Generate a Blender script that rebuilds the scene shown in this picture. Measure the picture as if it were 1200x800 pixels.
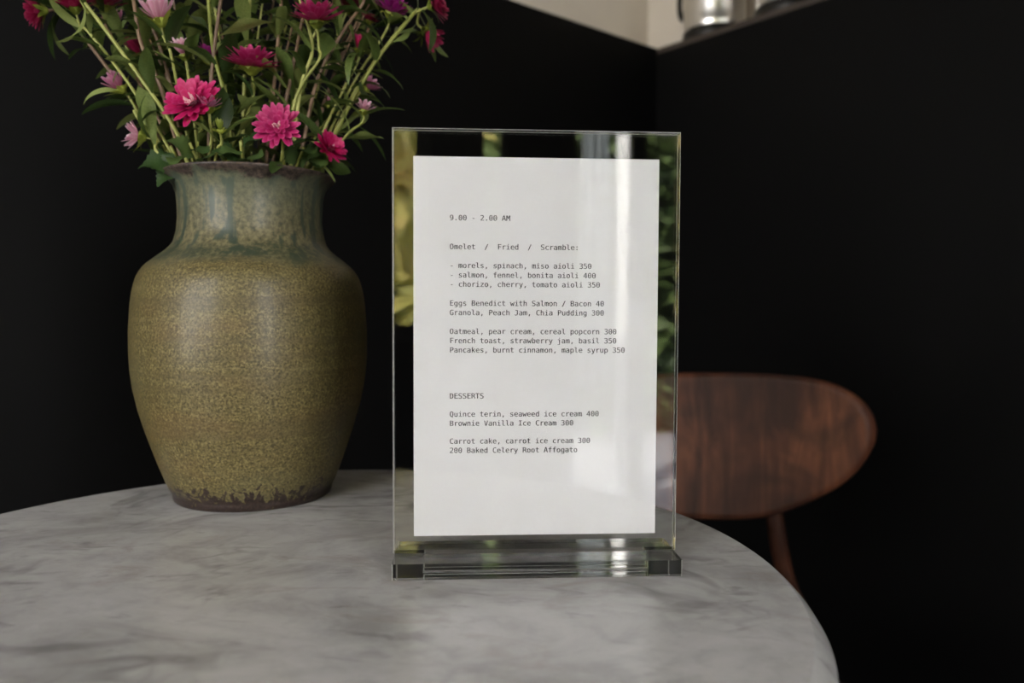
import bpy, bmesh, math, random
from mathutils import Vector, Matrix, Euler, Quaternion
from mathutils.geometry import tessellate_polygon
PI = math.pi
scene = bpy.context.scene
COL = scene.collection
for o in list(bpy.data.objects):
    bpy.data.objects.remove(o)

# ------------------------------------------------------------------ camera, world, sun, exposure
TABLE = 0.75                      # height of the marble top
EYE = 0.1494                      # camera height above the marble
PITCH, ROLL, FPX = 0.0433, 0.0040, 900.0
F_ = Vector((0, math.cos(PITCH), -math.sin(PITCH)))
U_ = Vector((0, math.sin(PITCH), math.cos(PITCH)))
R_ = Vector((1, 0, 0))
RC = math.cos(ROLL) * R_ + math.sin(ROLL) * U_
UC = -math.sin(ROLL) * R_ + math.cos(ROLL) * U_
CAM = Vector((0, 0, TABLE + EYE))
cd = bpy.data.cameras.new('camera')
cam = bpy.data.objects.new('camera', cd)
COL.objects.link(cam)
cd.sensor_width = 36.0
cd.lens = 27.0
cd.clip_start = 0.01
cd.clip_end = 100
mw = Matrix((RC, UC, -F_)).transposed().to_4x4()
mw.translation = CAM
cam.matrix_world = mw
cd.dof.use_dof = True
cd.dof.focus_distance = 0.475
cd.dof.aperture_fstop = 5.6
scene.camera = cam

scene.view_settings.view_transform = 'Standard'
scene.view_settings.look = 'None'
scene.view_settings.exposure = 0.0
scene.view_settings.gamma = 1.0
scene.view_settings.use_curve_mapping = False
scene.cycles.use_denoising = True
scene.cycles.max_bounces = 16
scene.cycles.transmission_bounces = 14
scene.cycles.transparent_max_bounces = 16
scene.cycles.sample_clamp_indirect = 12.0
scene.cycles.blur_glossy = 0.5

SKY = 14.8
SUN = 40.0
w = bpy.data.worlds.new('overcast_sky')
scene.world = w
w.use_nodes = True
nt = w.node_tree
nt.nodes.clear()
wo = nt.nodes.new('ShaderNodeOutputWorld')
bg = nt.nodes.new('ShaderNodeBackground')
tc = nt.nodes.new('ShaderNodeTexCoord')
sx = nt.nodes.new('ShaderNodeSeparateXYZ')
rp = nt.nodes.new('ShaderNodeValToRGB')
nt.links.new(tc.outputs['Generated'], sx.inputs[0])
nt.links.new(sx.outputs['Z'], rp.inputs[0])
e = rp.color_ramp.elements
e[0].position = 0.0
e[0].color = (1.0, 0.97, 0.93, 1)
e[1].position = 0.7
e[1].color = (0.93, 0.94, 1.0, 1)
nt.links.new(rp.outputs[0], bg.inputs[0])
bg.inputs[1].default_value = SKY
nt.links.new(bg.outputs[0], wo.inputs[0])

sl = bpy.data.lights.new('sun', 'SUN')
sl.energy = SUN
sl.angle = math.radians(1.0)
sl.color = (1.0, 0.93, 0.80)
so = bpy.data.objects.new('sun', sl)
COL.objects.link(so)
so.rotation_euler = Vector((0.28, -0.38, -0.88)).to_track_quat('-Z', 'Y').to_euler()   # over the roof on to the garden


def at(px, py, Y):
    """point seen at pixel (px, py) whose distance along +Y from the camera is Y"""
    d = F_ + RC * ((px - 600) / FPX) - UC * ((py - 400) / FPX)
    return CAM + d * (Y / d.y)


# ------------------------------------------------------------------ helpers
def tag(o, label=None, cat=None, group=None, kind=None):
    if label: o['label'] = label
    if cat: o['category'] = cat
    if group: o['group'] = group
    if kind: o['kind'] = kind
    return o


def empty(name, loc, label, cat, group=None):
    o = bpy.data.objects.new(name, None)
    o.empty_display_size = 0.02
    COL.objects.link(o)
    o.location = loc
    return tag(o, label, cat, group)


def mesh_obj(name, bm, mat, parent=None, smooth=True, world=True):
    """bm in world coordinates (world=True) or in the parent's own frame"""
    me = bpy.data.meshes.new(name)
    bmesh.ops.recalc_face_normals(bm, faces=bm.faces[:])
    for f in bm.faces:
        f.smooth = smooth
    bm.to_mesh(me)
    bm.free()
    me.materials.append(mat)
    o = bpy.data.objects.new(name, me)
    COL.objects.link(o)
    if parent is not None:
        o.parent = parent
        if world:
            o.matrix_parent_inverse = world_of(parent).inverted()
    return o


def world_of(o):
    m = Matrix.LocRotScale(o.location, o.rotation_euler, o.scale)
    if o.parent is not None:
        m = world_of(o.parent) @ o.matrix_parent_inverse @ m
    return m


def box(bm, c, s, M=None, bevel=0.0):
    r = bmesh.ops.create_cube(bm, size=1.0)
    vs = r['verts']
    for v in vs:
        v.co = Vector((v.co.x * s[0], v.co.y * s[1], v.co.z * s[2])) + Vector(c)
    if bevel > 0:
        es = list({e for v in vs for e in v.link_edges})
        rr = bmesh.ops.bevel(bm, geom=es, offset=bevel, segments=2, affect='EDGES', profile=0.5)
        vs = list({v for v in rr['verts']} | {v for v in vs if v.is_valid})
        seen = set(vs)
        stack = list(vs)
        while stack:
            v = stack.pop()
            for e_ in v.link_edges:
                o = e_.other_vert(v)
                if o not in seen:
                    seen.add(o)
                    stack.append(o)
        vs = list(seen)
    if M is not None:
        for v in vs:
            v.co = M @ v.co
    return vs


def lathe(bm, prof, center, n=96, close_top=False, close_bottom=False):
    rings = []
    for (r, z) in prof:
        if r < 1e-6:
            rings.append([bm.verts.new((center[0], center[1], z))])
        else:
            rings.append([bm.verts.new((center[0] + r * math.cos(2 * PI * k / n), center[1] + r * math.sin(2 * PI * k / n), z)) for k in range(n)])
    for a, b in zip(rings, rings[1:]):
        for k in range(n):
            k2 = (k + 1) % n
            if len(a) == 1 and len(b) == 1: continue
            if len(a) == 1: bm.faces.new((a[0], b[k2], b[k]))
            elif len(b) == 1: bm.faces.new((a[k], a[k2], b[0]))
            else: bm.faces.new((a[k], a[k2], b[k2], b[k]))
    if close_top and len(rings[-1]) > 1: bm.faces.new(rings[-1])
    if close_bottom and len(rings[0]) > 1: bm.faces.new(rings[0][::-1])


def spline(pts, n):
    """Catmull-Rom through pts"""
    P = [Vector(p) for p in pts]
    P = [P[0] * 2 - P[1]] + P + [P[-1] * 2 - P[-2]]
    out = []
    m = len(P) - 3
    for i in range(n + 1):
        t = i / n * m
        k = min(int(t), m - 1)
        u = t - k
        a, b, c, d = P[k:k + 4]
        out.append(0.5 * ((2 * b) + (c - a) * u + (2 * a - 5 * b + 4 * c - d) * u * u + (3 * b - a - 3 * c + d) * u ** 3))
    return out


def tube(bm, pts, rad, n=8, cap=True):
    """rad: number or list along pts"""
    N = len(pts)
    rads = rad if isinstance(rad, (list, tuple)) else [rad] * N
    t0 = (pts[1] - pts[0]).normalized()
    ref = Vector((0, 0, 1)) if abs(t0.z) < 0.9 else Vector((1, 0, 0))
    nx = t0.cross(ref).normalized()
    rings = []
    for i, p in enumerate(pts):
        t = (pts[min(i + 1, N - 1)] - pts[max(i - 1, 0)]).normalized()
        nx = (nx - t * nx.dot(t)).normalized()
        ny = t.cross(nx)
        rings.append([bm.verts.new(p + (nx * math.cos(2 * PI * k / n) + ny * math.sin(2 * PI * k / n)) * rads[i]) for k in range(n)])
    for a, b in zip(rings, rings[1:]):
        for k in range(n):
            bm.faces.new((a[k], a[(k + 1) % n], b[(k + 1) % n], b[k]))
    if cap:
        bm.faces.new(rings[0][::-1])
        bm.faces.new(rings[-1])


# ------------------------------------------------------------------ node helpers / materials
class N:
    def __init__(self, name):
        self.m = bpy.data.materials.new(name)
        self.m.use_nodes = True
        self.t = self.m.node_tree
        self.t.nodes.clear()
        self.out = self.t.nodes.new('ShaderNodeOutputMaterial')

    def n(self, kind, **kw):
        x = self.t.nodes.new('ShaderNode' + kind)
        for k, v in kw.items(): setattr(x, k, v)
        return x

    def l(self, a, b):
        self.t.links.new(a, b)

    def setin(self, sock, v):
        if hasattr(v, 'links') or isinstance(v, bpy.types.NodeSocket): self.l(v, sock)
        else:
            if sock.type == 'RGBA' and len(v) == 3: v = (*v, 1)
            sock.default_value = v

    def coord(self, which='Object', scale=None, rot=None):
        c = self.n('TexCoord').outputs[which]
        if scale is None and rot is None: return c
        mp = self.n('Mapping')
        self.l(c, mp.inputs[0])
        if scale is not None: mp.inputs['Scale'].default_value = scale
        if rot is not None: mp.inputs['Rotation'].default_value = rot
        return mp.outputs[0]

    def noise(self, vec, scale, detail=3, rough=0.5, dist=0.0):
        x = self.n('TexNoise')
        self.l(vec, x.inputs['Vector'])
        x.inputs['Scale'].default_value = scale
        x.inputs['Detail'].default_value = detail
        x.inputs['Roughness'].default_value = rough
        x.inputs['Distortion'].default_value = dist
        return x.outputs['Fac']

    def ramp(self, fac, stops, interp='LINEAR'):
        r = self.n('ValToRGB')
        r.color_ramp.interpolation = interp
        el = r.color_ramp.elements
        while len(el) < len(stops): el.new(0.5)
        for e_, (p, c) in zip(el, stops):
            e_.position = p
            e_.color = (*c, 1) if not isinstance(c, (int, float)) else (c, c, c, 1)
        self.l(fac, r.inputs[0])
        return r.outputs[0]

    def mix(self, fac, a, b, mode='MIX'):
        x = self.n('MixRGB', blend_type=mode)
        self.setin(x.inputs[0], fac)
        self.setin(x.inputs[1], a)
        self.setin(x.inputs[2], b)
        return x.outputs[0]

    def math(self, op, a, b=0.0, clamp=False):
        x = self.n('Math', operation=op, use_clamp=clamp)
        self.setin(x.inputs[0], a)
        self.setin(x.inputs[1], b)
        return x.outputs[0]

    def sep(self, vec):
        x = self.n('SeparateXYZ')
        self.l(vec, x.inputs[0])
        return x.outputs

    def bsdf(self, color, rough=0.5, **kw):
        b = self.n('BsdfPrincipled')
        self.setin(b.inputs['Base Color'], color)
        self.setin(b.inputs['Roughness'], rough)
        for k, v in kw.items(): self.setin(b.inputs[k], v)
        self.l(b.outputs[0], self.out.inputs[0])
        self.b = b
        return b

    def bump(self, h, strength=0.2, dist=0.002):
        x = self.n('Bump')
        x.inputs['Strength'].default_value = strength
        x.inputs['Distance'].default_value = dist
        self.l(h, x.inputs['Height'])
        self.l(x.outputs[0], self.b.inputs['Normal'])


def plain(name, color, rough=0.5, **kw):
    """a paint or metal with faint procedural unevenness"""
    m = N(name)
    f = m.noise(m.coord(), 9.0, 3)
    c = m.mix(f, [x * 0.88 for x in color], [min(1, x * 1.1) for x in color])
    m.bsdf(c, rough, **kw)
    return m.m


M = {}
M['black_wall'] = plain('matt_black_wall_paint', (0.0012, 0.0011, 0.0011), 0.62, **{'Specular IOR Level': 0.10})
M['plaster'] = plain('pale_plaster', (0.62, 0.56, 0.48), 0.8)
M['ceiling'] = plain('grey_ceiling_paint', (0.25, 0.24, 0.23), 0.9)
M['black_frame'] = plain('black_window_frame', (0.006, 0.006, 0.006), 0.5)
M['paper'] = plain('white_paper', (0.80, 0.80, 0.81), 0.75)
M['ink'] = plain('black_ink', (0.018, 0.016, 0.018), 0.8)
M['iron'] = plain('black_cast_iron', (0.012, 0.012, 0.012), 0.5, Metallic=0.6)
M['ledge'] = plain('brown_ledge_board', (0.035, 0.024, 0.018), 0.5)


def mat_floor():
    m = N('dark_floor_boards')
    c = m.coord('Object', (1, 8, 1))
    f = m.noise(c, 3.0, 5)
    col = m.ramp(f, [(0.3, (0.008, 0.006, 0.005)), (0.7, (0.020, 0.014, 0.011))])
    m.bsdf(col, 0.5)
    return m.m


def mat_marble():
    m = N('honed_white_marble')
    c = m.coord()
    cloud = m.noise(m.coord('Object', (1.0, 1.5, 1), (0, 0, 0.6)), 9.0, 6, 0.65, 0.8)
    base = m.ramp(cloud, [(0.30, (0.32, 0.31, 0.305)), (0.47, (0.46, 0.45, 0.445)), (0.65, (0.54, 0.53, 0.525))])
    fine = m.noise(c, 60.0, 5, 0.65, 0.4)
    base = m.mix(m.math('MULTIPLY', m.ramp(fine, [(0.36, 1.0), (0.52, 0.0)]), 0.30), base, (0.33, 0.325, 0.32))
    # thin dark veins, broken up
    for (sc, rot, dist, wd, amt, g0, gs) in ((4.2, 1.1, 0.9, 0.026, 0.62, 0.48, 8.0), (8.5, -0.4, 0.6, 0.034, 0.50, 0.51, 13.0)):
        f = m.noise(m.coord('Object', (1, 1.4, 1), (0, 0, rot)), sc, 4, 0.55, dist)
        v = m.math('DIVIDE', m.math('ABSOLUTE', m.math('SUBTRACT', f, 0.5)), wd)
        v = m.math('SUBTRACT', 1.0, v, True)
        g = m.noise(m.coord('Object', (1, 1, 1), (0, 0, rot + 2)), gs, 3, 0.6)
        g = m.math('MULTIPLY', m.math('SUBTRACT', g, g0), 9.0, True)
        base = m.mix(m.math('MULTIPLY', m.math('MULTIPLY', v, g), amt), base, (0.15, 0.143, 0.14))
    # small grey smudges drawn out along the bed of the stone
    f3 = m.noise(m.coord('Object', (1.0, 2.6, 1), (0, 0, 0.25)), 24.0, 4, 0.6, 0.6)
    f3 = m.math('MULTIPLY', m.math('SUBTRACT', f3, 0.59), 7.0, True)
    base = m.mix(m.math('MULTIPLY', f3, 0.55), base, (0.19, 0.185, 0.18))
    # brown stains
    f4 = m.noise(m.coord('Object', (1, 2.0, 1), (0, 0, -0.3)), 15.0, 5, 0.65, 1.0)
    f4 = m.math('MULTIPLY', m.math('SUBTRACT', f4, 0.57), 5.0, True)
    base = m.mix(m.math('MULTIPLY', f4, 0.5), base, (0.30, 0.25, 0.215))
    m.bsdf(base, 0.24)
    return m.m


def mat_glaze():
    """olive stoneware glaze: body speckle, green run neck, object z = height above the table"""
    m = N('speckled_olive_glaze')
    c = m.coord()
    xyz = m.sep(c)
    z = xyz['Z']
    speck = m.noise(c, 620.0, 3, 0.6)
    speck2 = m.noise(c, 300.0, 4, 0.65)
    rings = m.noise(m.coord('Object', (1.5, 1.5, 70)), 1.6, 4, 0.6)
    patch = m.noise(m.coord('Object', (1, 1, 2.2)), 9.0, 3, 0.55)
    base = m.ramp(speck, [(0.34, (0.042, 0.032, 0.012)), (0.5, (0.110, 0.088, 0.033)), (0.66, (0.200, 0.162, 0.070))])
    base = m.mix(m.math('MULTIPLY', m.ramp(speck2, [(0.38, 1.0), (0.5, 0.0)]), 0.40), base, (0.050, 0.043, 0.020))
    base = m.mix(m.math('MULTIPLY', m.ramp(rings, [(0.40, 1.0), (0.52, 0.0)]), 0.45), base, (0.075, 0.058, 0.026))
    base = m.mix(m.math('MULTIPLY', m.ramp(rings, [(0.58, 0.0), (0.70, 1.0)]), 0.25), base, (0.20, 0.16, 0.075))
    base = m.mix(m.math('MULTIPLY', m.ramp(patch, [(0.5, 0.0), (0.68, 1.0)]), 0.30), base, (0.105, 0.105, 0.055))
    base = m.mix(m.math('MULTIPLY', m.ramp(patch, [(0.32, 1.0), (0.45, 0.0)]), 0.25), base, (0.15, 0.085, 0.035))
    # neck: grey green with darker drips running down
    zj = m.math('ADD', z, m.math('MULTIPLY', m.math('SUBTRACT', m.noise(c, 30.0, 3), 0.5), 0.02))
    neck = m.ramp(m.math('MULTIPLY', m.math('SUBTRACT', zj, 0.178), 40.0, True), [(0.0, 0.0), (0.35, 1.0)])
    ncol = m.ramp(speck2, [(0.34, (0.050, 0.049, 0.027)), (0.62, (0.165, 0.143, 0.074))])
    drip = m.noise(m.coord('Object', (85, 85, 5.0)), 1.0, 3, 0.6, 0.3)
    ncol = m.mix(m.math('MULTIPLY', m.ramp(drip, [(0.52, 0.0), (0.59, 1.0)]), 0.85), ncol, (0.026, 0.043, 0.032))
    upper = m.math('MULTIPLY', m.math('SUBTRACT', zj, 0.205), 26.0, True)
    ncol = m.mix(m.math('MULTIPLY', upper, 0.5), ncol, (0.085, 0.105, 0.080))
    dk = m.math('SUBTRACT', 1.0, m.math('MULTIPLY', m.math('ABSOLUTE', m.math('SUBTRACT', zj, 0.190)), 110.0, True))
    ncol = m.mix(m.math('MULTIPLY', dk, m.ramp(speck2, [(0.40, 1.0), (0.62, 0.25)])), ncol, (0.030, 0.042, 0.024))
    base = m.mix(neck, base, ncol)
    # rim: dark metallic brown breaking through
    rimz = m.math('ADD', m.math('ADD', z, m.math('MULTIPLY', m.math('SUBTRACT', m.noise(c, 32.0, 2), 0.5), 0.022)), m.math('MULTIPLY', m.math('SUBTRACT', m.noise(c, 85.0, 4, 0.65), 0.5), 0.018))
    rim = m.ramp(m.math('MULTIPLY', m.math('SUBTRACT', rimz, 0.2445), 220.0, True), [(0.2, 0.0), (0.8, 1.0)])
    rcol = m.ramp(speck2, [(0.4, (0.020, 0.012, 0.012)), (0.65, (0.095, 0.065, 0.055))])
    base = m.mix(m.math('MULTIPLY', rim, 0.9), base, rcol)
    # foot: bare dark clay with ochre splashes
    fz = m.math('ADD', z, m.math('MULTIPLY', m.math('SUBTRACT', m.noise(m.coord('Object', (1, 1, 0.7)), 110.0, 3, 0.6, 2.0), 0.5), 0.060))
    foot = m.ramp(m.math('MULTIPLY', m.math('SUBTRACT', 0.0150, fz), 260.0, True), [(0.2, 0.0), (0.8, 1.0)])
    base = m.mix(foot, base, m.ramp(speck2, [(0.4, (0.022, 0.014, 0.012)), (0.65, (0.045, 0.030, 0.024))]))
    m.bsdf(base, m.mix(speck2, (0.34,) * 3, (0.50,) * 3), **{'Specular IOR Level': 0.32, 'Coat Weight': 0.07, 'Coat Roughness': 0.16})
    m.bump(m.math('ADD', m.math('MULTIPLY', rings, 1.0), m.math('MULTIPLY', speck2, 0.35)), 0.35, 0.0012)
    return m.m


def mat_wood():
    m = N('dark_walnut_veneer')
    c = m.coord('Object', (6, 3, 1.0), (0, 0.15, 0))
    g = m.noise(c, 6.0, 5, 0.6, 0.8)
    fine = m.noise(m.coord('Object', (60, 20, 3)), 9.0, 3, 0.6)
    big = m.noise(m.coord('Object', (1, 1, 1)), 8.0, 3, 0.5, 0.6)
    col = m.ramp(g, [(0.30, (0.024, 0.009, 0.006)), (0.5, (0.085, 0.030, 0.016)), (0.72, (0.175, 0.064, 0.029))])
    col = m.mix(m.math('MULTIPLY', m.ramp(big, [(0.38, 1.0), (0.56, 0.0)]), 0.75), col, (0.016, 0.009, 0.008))
    col = m.mix(m.math('MULTIPLY', fine, 0.25), col, (0.04, 0.016, 0.010))
    m.bsdf(col, 0.40, **{'Specular IOR Level': 0.16})
    return m.m


def mat_acrylic():
    m = N('clear_acrylic')
    g = m.n('BsdfGlass')
    g.inputs['IOR'].default_value = 1.49
    g.inputs['Roughness'].default_value = 0.0
    f = m.noise(m.coord(), 4.0, 1)
    m.l(m.mix(f, (0.985, 0.985, 0.985), (0.996, 0.996, 0.996)), g.inputs['Color'])
    m.l(g.outputs[0], m.out.inputs[0])
    return m.m


def mat_pane():
    """window glass: clear, with a faint mirror reflection"""
    m = N('window_glass')
    tr = m.n('BsdfTransparent')
    gl = m.n('BsdfGlossy')
    gl.inputs['Roughness'].default_value = 0.02
    fr = m.n('Fresnel')
    fr.inputs['IOR'].default_value = 1.3
    mx = m.n('MixShader')
    f = m.noise(m.coord(), 2.0, 1)
    m.l(m.mix(f, (0.95, 0.95, 0.95), (0.97, 0.97, 0.97)), tr.inputs[0])
    m.l(fr.outputs[0], mx.inputs[0])
    m.l(tr.outputs[0], mx.inputs[1])
    m.l(gl.outputs[0], mx.inputs[2])
    m.l(mx.outputs[0], m.out.inputs[0])
    return m.m


def mat_thin(name, stops, trans=0.35, rough=0.5, scale=60.0, vary=0.35):
    """petal / leaf / cloth: diffuse with light passing through, varying from object to object"""
    m = N(name)
    f = m.noise(m.coord(), scale, 3)
    oi = m.n('ObjectInfo')
    r = m.math('ADD', m.math('MULTIPLY', f, 1.0 - vary), m.math('MULTIPLY', oi.outputs['Random'], vary))
    col = m.ramp(r, stops)
    b = m.bsdf(col, rough)
    b.inputs['Specular IOR Level'].default_value = 0.35
    t = m.n('BsdfTranslucent')
    m.l(col, t.inputs[0])
    mx = m.n('MixShader')
    mx.inputs[0].default_value = trans
    m.l(b.outputs[0], mx.inputs[1])
    m.l(t.outputs[0], mx.inputs[2])
    m.l(mx.outputs[0], m.out.inputs[0])
    return m.m


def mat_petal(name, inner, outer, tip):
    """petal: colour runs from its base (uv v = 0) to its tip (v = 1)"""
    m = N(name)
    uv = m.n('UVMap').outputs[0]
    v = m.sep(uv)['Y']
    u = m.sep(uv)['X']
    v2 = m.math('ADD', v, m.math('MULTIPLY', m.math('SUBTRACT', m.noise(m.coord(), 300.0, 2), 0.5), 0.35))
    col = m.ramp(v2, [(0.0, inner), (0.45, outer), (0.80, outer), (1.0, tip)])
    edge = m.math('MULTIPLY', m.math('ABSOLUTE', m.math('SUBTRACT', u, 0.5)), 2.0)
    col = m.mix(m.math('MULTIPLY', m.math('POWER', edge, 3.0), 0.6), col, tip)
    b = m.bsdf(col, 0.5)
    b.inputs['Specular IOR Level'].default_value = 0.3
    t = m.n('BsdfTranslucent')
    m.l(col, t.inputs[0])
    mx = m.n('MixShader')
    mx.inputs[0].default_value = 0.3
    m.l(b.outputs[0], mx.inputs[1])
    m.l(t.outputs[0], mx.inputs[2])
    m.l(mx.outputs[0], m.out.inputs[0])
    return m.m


M['floor'] = mat_floor()
M['marble'] = mat_marble()
M['glaze'] = mat_glaze()
M['wood'] = mat_wood()
M['acrylic'] = mat_acrylic()
M['pane'] = mat_pane()
M['frosted_edge'] = mat_thin('frosted_acrylic_edge', [(0.3, (0.60, 0.60, 0.58)), (0.7, (0.75, 0.75, 0.73))], 0.5, 0.4, 200.0, 0.0)
M['leaf'] = mat_thin('aster_leaf', [(0.25, (0.030, 0.056, 0.014)), (0.5, (0.105, 0.155, 0.038)), (0.78, (0.26, 0.31, 0.095))], 0.35, 0.45, 40.0, 0.6)
M['broad_leaf'] = mat_thin('broad_leaf', [(0.3, (0.024, 0.054, 0.013)), (0.7, (0.088, 0.138, 0.038))], 0.3, 0.5, 60.0, 0.4)
M['stem_green'] = mat_thin('stem_yellow_green', [(0.3, (0.19, 0.21, 0.040)), (0.7, (0.38, 0.39, 0.115))], 0.1, 0.45, 60.0, 0.4)
M['stem_brown'] = mat_thin('stem_reddish_brown', [(0.3, (0.12, 0.075, 0.045)), (0.7, (0.24, 0.15, 0.090))], 0.05, 0.5, 60.0, 0.4)
M['calyx'] = mat_thin('green_bracts', [(0.3, (0.13, 0.18, 0.024)), (0.7, (0.36, 0.40, 0.065))], 0.3, 0.5, 120.0, 0.3)
M['hot_pink'] = mat_petal('hot_pink_petal', (0.30, 0.006, 0.080), (0.42, 0.013, 0.118), (0.56, 0.080, 0.225))
M['crimson'] = mat_petal('crimson_petal', (0.30, 0.004, 0.065), (0.46, 0.006, 0.098), (0.54, 0.045, 0.18))
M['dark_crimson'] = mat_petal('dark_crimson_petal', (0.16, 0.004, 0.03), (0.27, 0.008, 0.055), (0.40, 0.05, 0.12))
M['pale_pink'] = mat_petal('pale_pink_petal', (0.52, 0.14, 0.26), (0.66, 0.30, 0.42), (0.80, 0.60, 0.66))
M['dusky_pink'] = mat_petal('dusky_pink_petal', (0.40, 0.06, 0.18), (0.52, 0.16, 0.30), (0.62, 0.34, 0.44))
M['magenta'] = mat_petal('magenta_petal', (0.22, 0.01, 0.14), (0.34, 0.015, 0.22), (0.48, 0.07, 0.34))
M['green_bud'] = mat_petal('green_bud_petal', (0.16, 0.22, 0.03), (0.26, 0.32, 0.05), (0.36, 0.40, 0.12))
M['floret'] = plain('pale_floret', (0.62, 0.32, 0.36), 0.6)
M['yellow_floret'] = plain('yellow_floret', (0.45, 0.30, 0.08), 0.6)
M['curtain'] = mat_thin('white_linen', [(0.3, (0.32, 0.36, 0.38)), (0.7, (0.42, 0.46, 0.48))], 0.6, 0.8, 10.0, 0.0)
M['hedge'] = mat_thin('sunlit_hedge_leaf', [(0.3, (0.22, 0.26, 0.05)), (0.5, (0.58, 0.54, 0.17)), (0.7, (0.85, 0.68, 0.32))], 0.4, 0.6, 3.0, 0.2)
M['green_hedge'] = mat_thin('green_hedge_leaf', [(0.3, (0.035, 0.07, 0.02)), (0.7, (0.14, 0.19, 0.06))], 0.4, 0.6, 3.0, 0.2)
M['paving'] = plain('pale_paving', (0.11, 0.115, 0.13), 0.8)
M['white_paint'] = plain('white_paint', (0.80, 0.82, 0.84), 0.5)
M['steel'] = plain('brushed_steel', (0.78, 0.76, 0.73), 0.28, Metallic=1.0)
M['dark_steel'] = plain('blackened_steel', (0.010, 0.009, 0.008), 0.4, Metallic=0.4)

# ------------------------------------------------------------------ the room: a corner of two black half walls, window side behind the camera
CX, CY = 0.332, 1.80
YAW = -0.0963
DL = Vector((-math.cos(YAW + PI / 4), -math.sin(YAW + PI / 4), 0))
DR = Vector((math.cos(YAW - PI / 4), math.sin(YAW - PI / 4), 0))
CORNER = Vector((CX, CY, 0))
HW = TABLE + EYE + 0.3328 * CY              # top of the black wall
BACK = -1.5                                  # inner face of the window wall
CEIL = 2.75
LEDGE = 0.20
tl_ = (CY - BACK) / -DL.y
tr_ = (CY - BACK) / -DR.y
LEFT_END = CORNER + DL * tl_
RIGHT_END = CORNER + DR * tr_


def struct(name, bm, mat, smooth=False):
    o = mesh_obj(name, bm, mat, None, smooth)
    o['kind'] = 'structure'
    return o


def prism(bm, poly, z0, z1):
    a = [bm.verts.new((p[0], p[1], z0)) for p in poly]
    b = [bm.verts.new((p[0], p[1], z1)) for p in poly]
    n = len(poly)
    for k in range(n):
        bm.faces.new((a[k], a[(k + 1) % n], b[(k + 1) % n], b[k]))
    bm.faces.new(a[::-1])
    bm.faces.new(b)


NL = Vector((DL.y, -DL.x, 0))               # pointing out of the room, left wall
if NL.dot(Vector((0, 1, 0))) < 0: NL = -NL
NR = Vector((-DR.y, DR.x, 0))
if NR.dot(Vector((0, 1, 0))) < 0: NR = -NR
BIS = (NL + NR)
T1, T2 = 0.20, 0.34                          # black wall depth, outer face of the pale wall
FRONT = BACK - 0.16


def run(p, d, y):                            # along d from p to the line y
    return p + d * ((y - p.y) / d.y)


cA, cB, cC = CORNER, CORNER + BIS * T1, CORNER + BIS * T2
lA, lB, lC = (run(c, DL, FRONT) for c in (cA, cB, cC))
rA, rB, rC = (run(c, DR, FRONT) for c in (cA, cB, cC))
bm = bmesh.new(); prism(bm, [cA, cB, lB, lA], 0, HW - 0.012); struct('wall_left', bm, M['black_wall'])
bm = bmesh.new(); prism(bm, [cA, rA, rB, cB], 0, HW - 0.012); struct('wall_right', bm, M['black_wall'])
bm = bmesh.new(); prism(bm, [cA, cB, lB, lA], HW - 0.012, HW); struct('trim_1', bm, M['black_wall'])
bm = bmesh.new(); prism(bm, [cA, rA, rB, cB], HW - 0.012, HW); struct('trim_2', bm, M['ledge'])
bm = bmesh.new(); prism(bm, [cB, cC, lC, lB], 0, CEIL); struct('wall_upper_left', bm, M['plaster'])
bm = bmesh.new(); prism(bm, [cB, rB, rC, cC], 0, CEIL); struct('wall_upper_right', bm, M['plaster'])
bm = bmesh.new(); prism(bm, [lC + Vector((0, 0, 0)), rC, cC], -0.1, 0.0); struct('floor', bm, M['floor'])
bm = bmesh.new(); prism(bm, [lC, rC, cC], CEIL, CEIL + 0.12); struct('ceiling', bm, M['ceiling'])

# window wall: (x0, x1, sill, head) openings
OPEN = [(-2.95, -1.55, 0.45, 2.60), (-1.45, -0.86, 0.45, 2.60), (-0.74, -0.03, 0.80, 2.45), (0.125, 0.205, 0.80, 2.45), (0.40, 1.55, 0.04, 2.45)]
bm = bmesh.new()
xs = lC.x
YC, TH = (BACK + FRONT) / 2, BACK - FRONT
for (x0, x1, s0, h0) in OPEN:
    box(bm, ((xs + x0) / 2, YC, CEIL / 2), (x0 - xs, TH, CEIL))
    if s0 > 0.05: box(bm, ((x0 + x1) / 2, YC, s0 / 2), (x1 - x0, TH, s0))
    else: box(bm, ((x0 + x1) / 2, YC, s0 / 2), (x1 - x0, TH, s0))
    box(bm, ((x0 + x1) / 2, YC, (h0 + CEIL) / 2), (x1 - x0, TH, CEIL - h0))
    xs = x1
box(bm, ((xs + rC.x) / 2, YC, CEIL / 2), (rC.x - xs, TH, CEIL))
struct('wall_back', bm, M['black_wall'])


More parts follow.
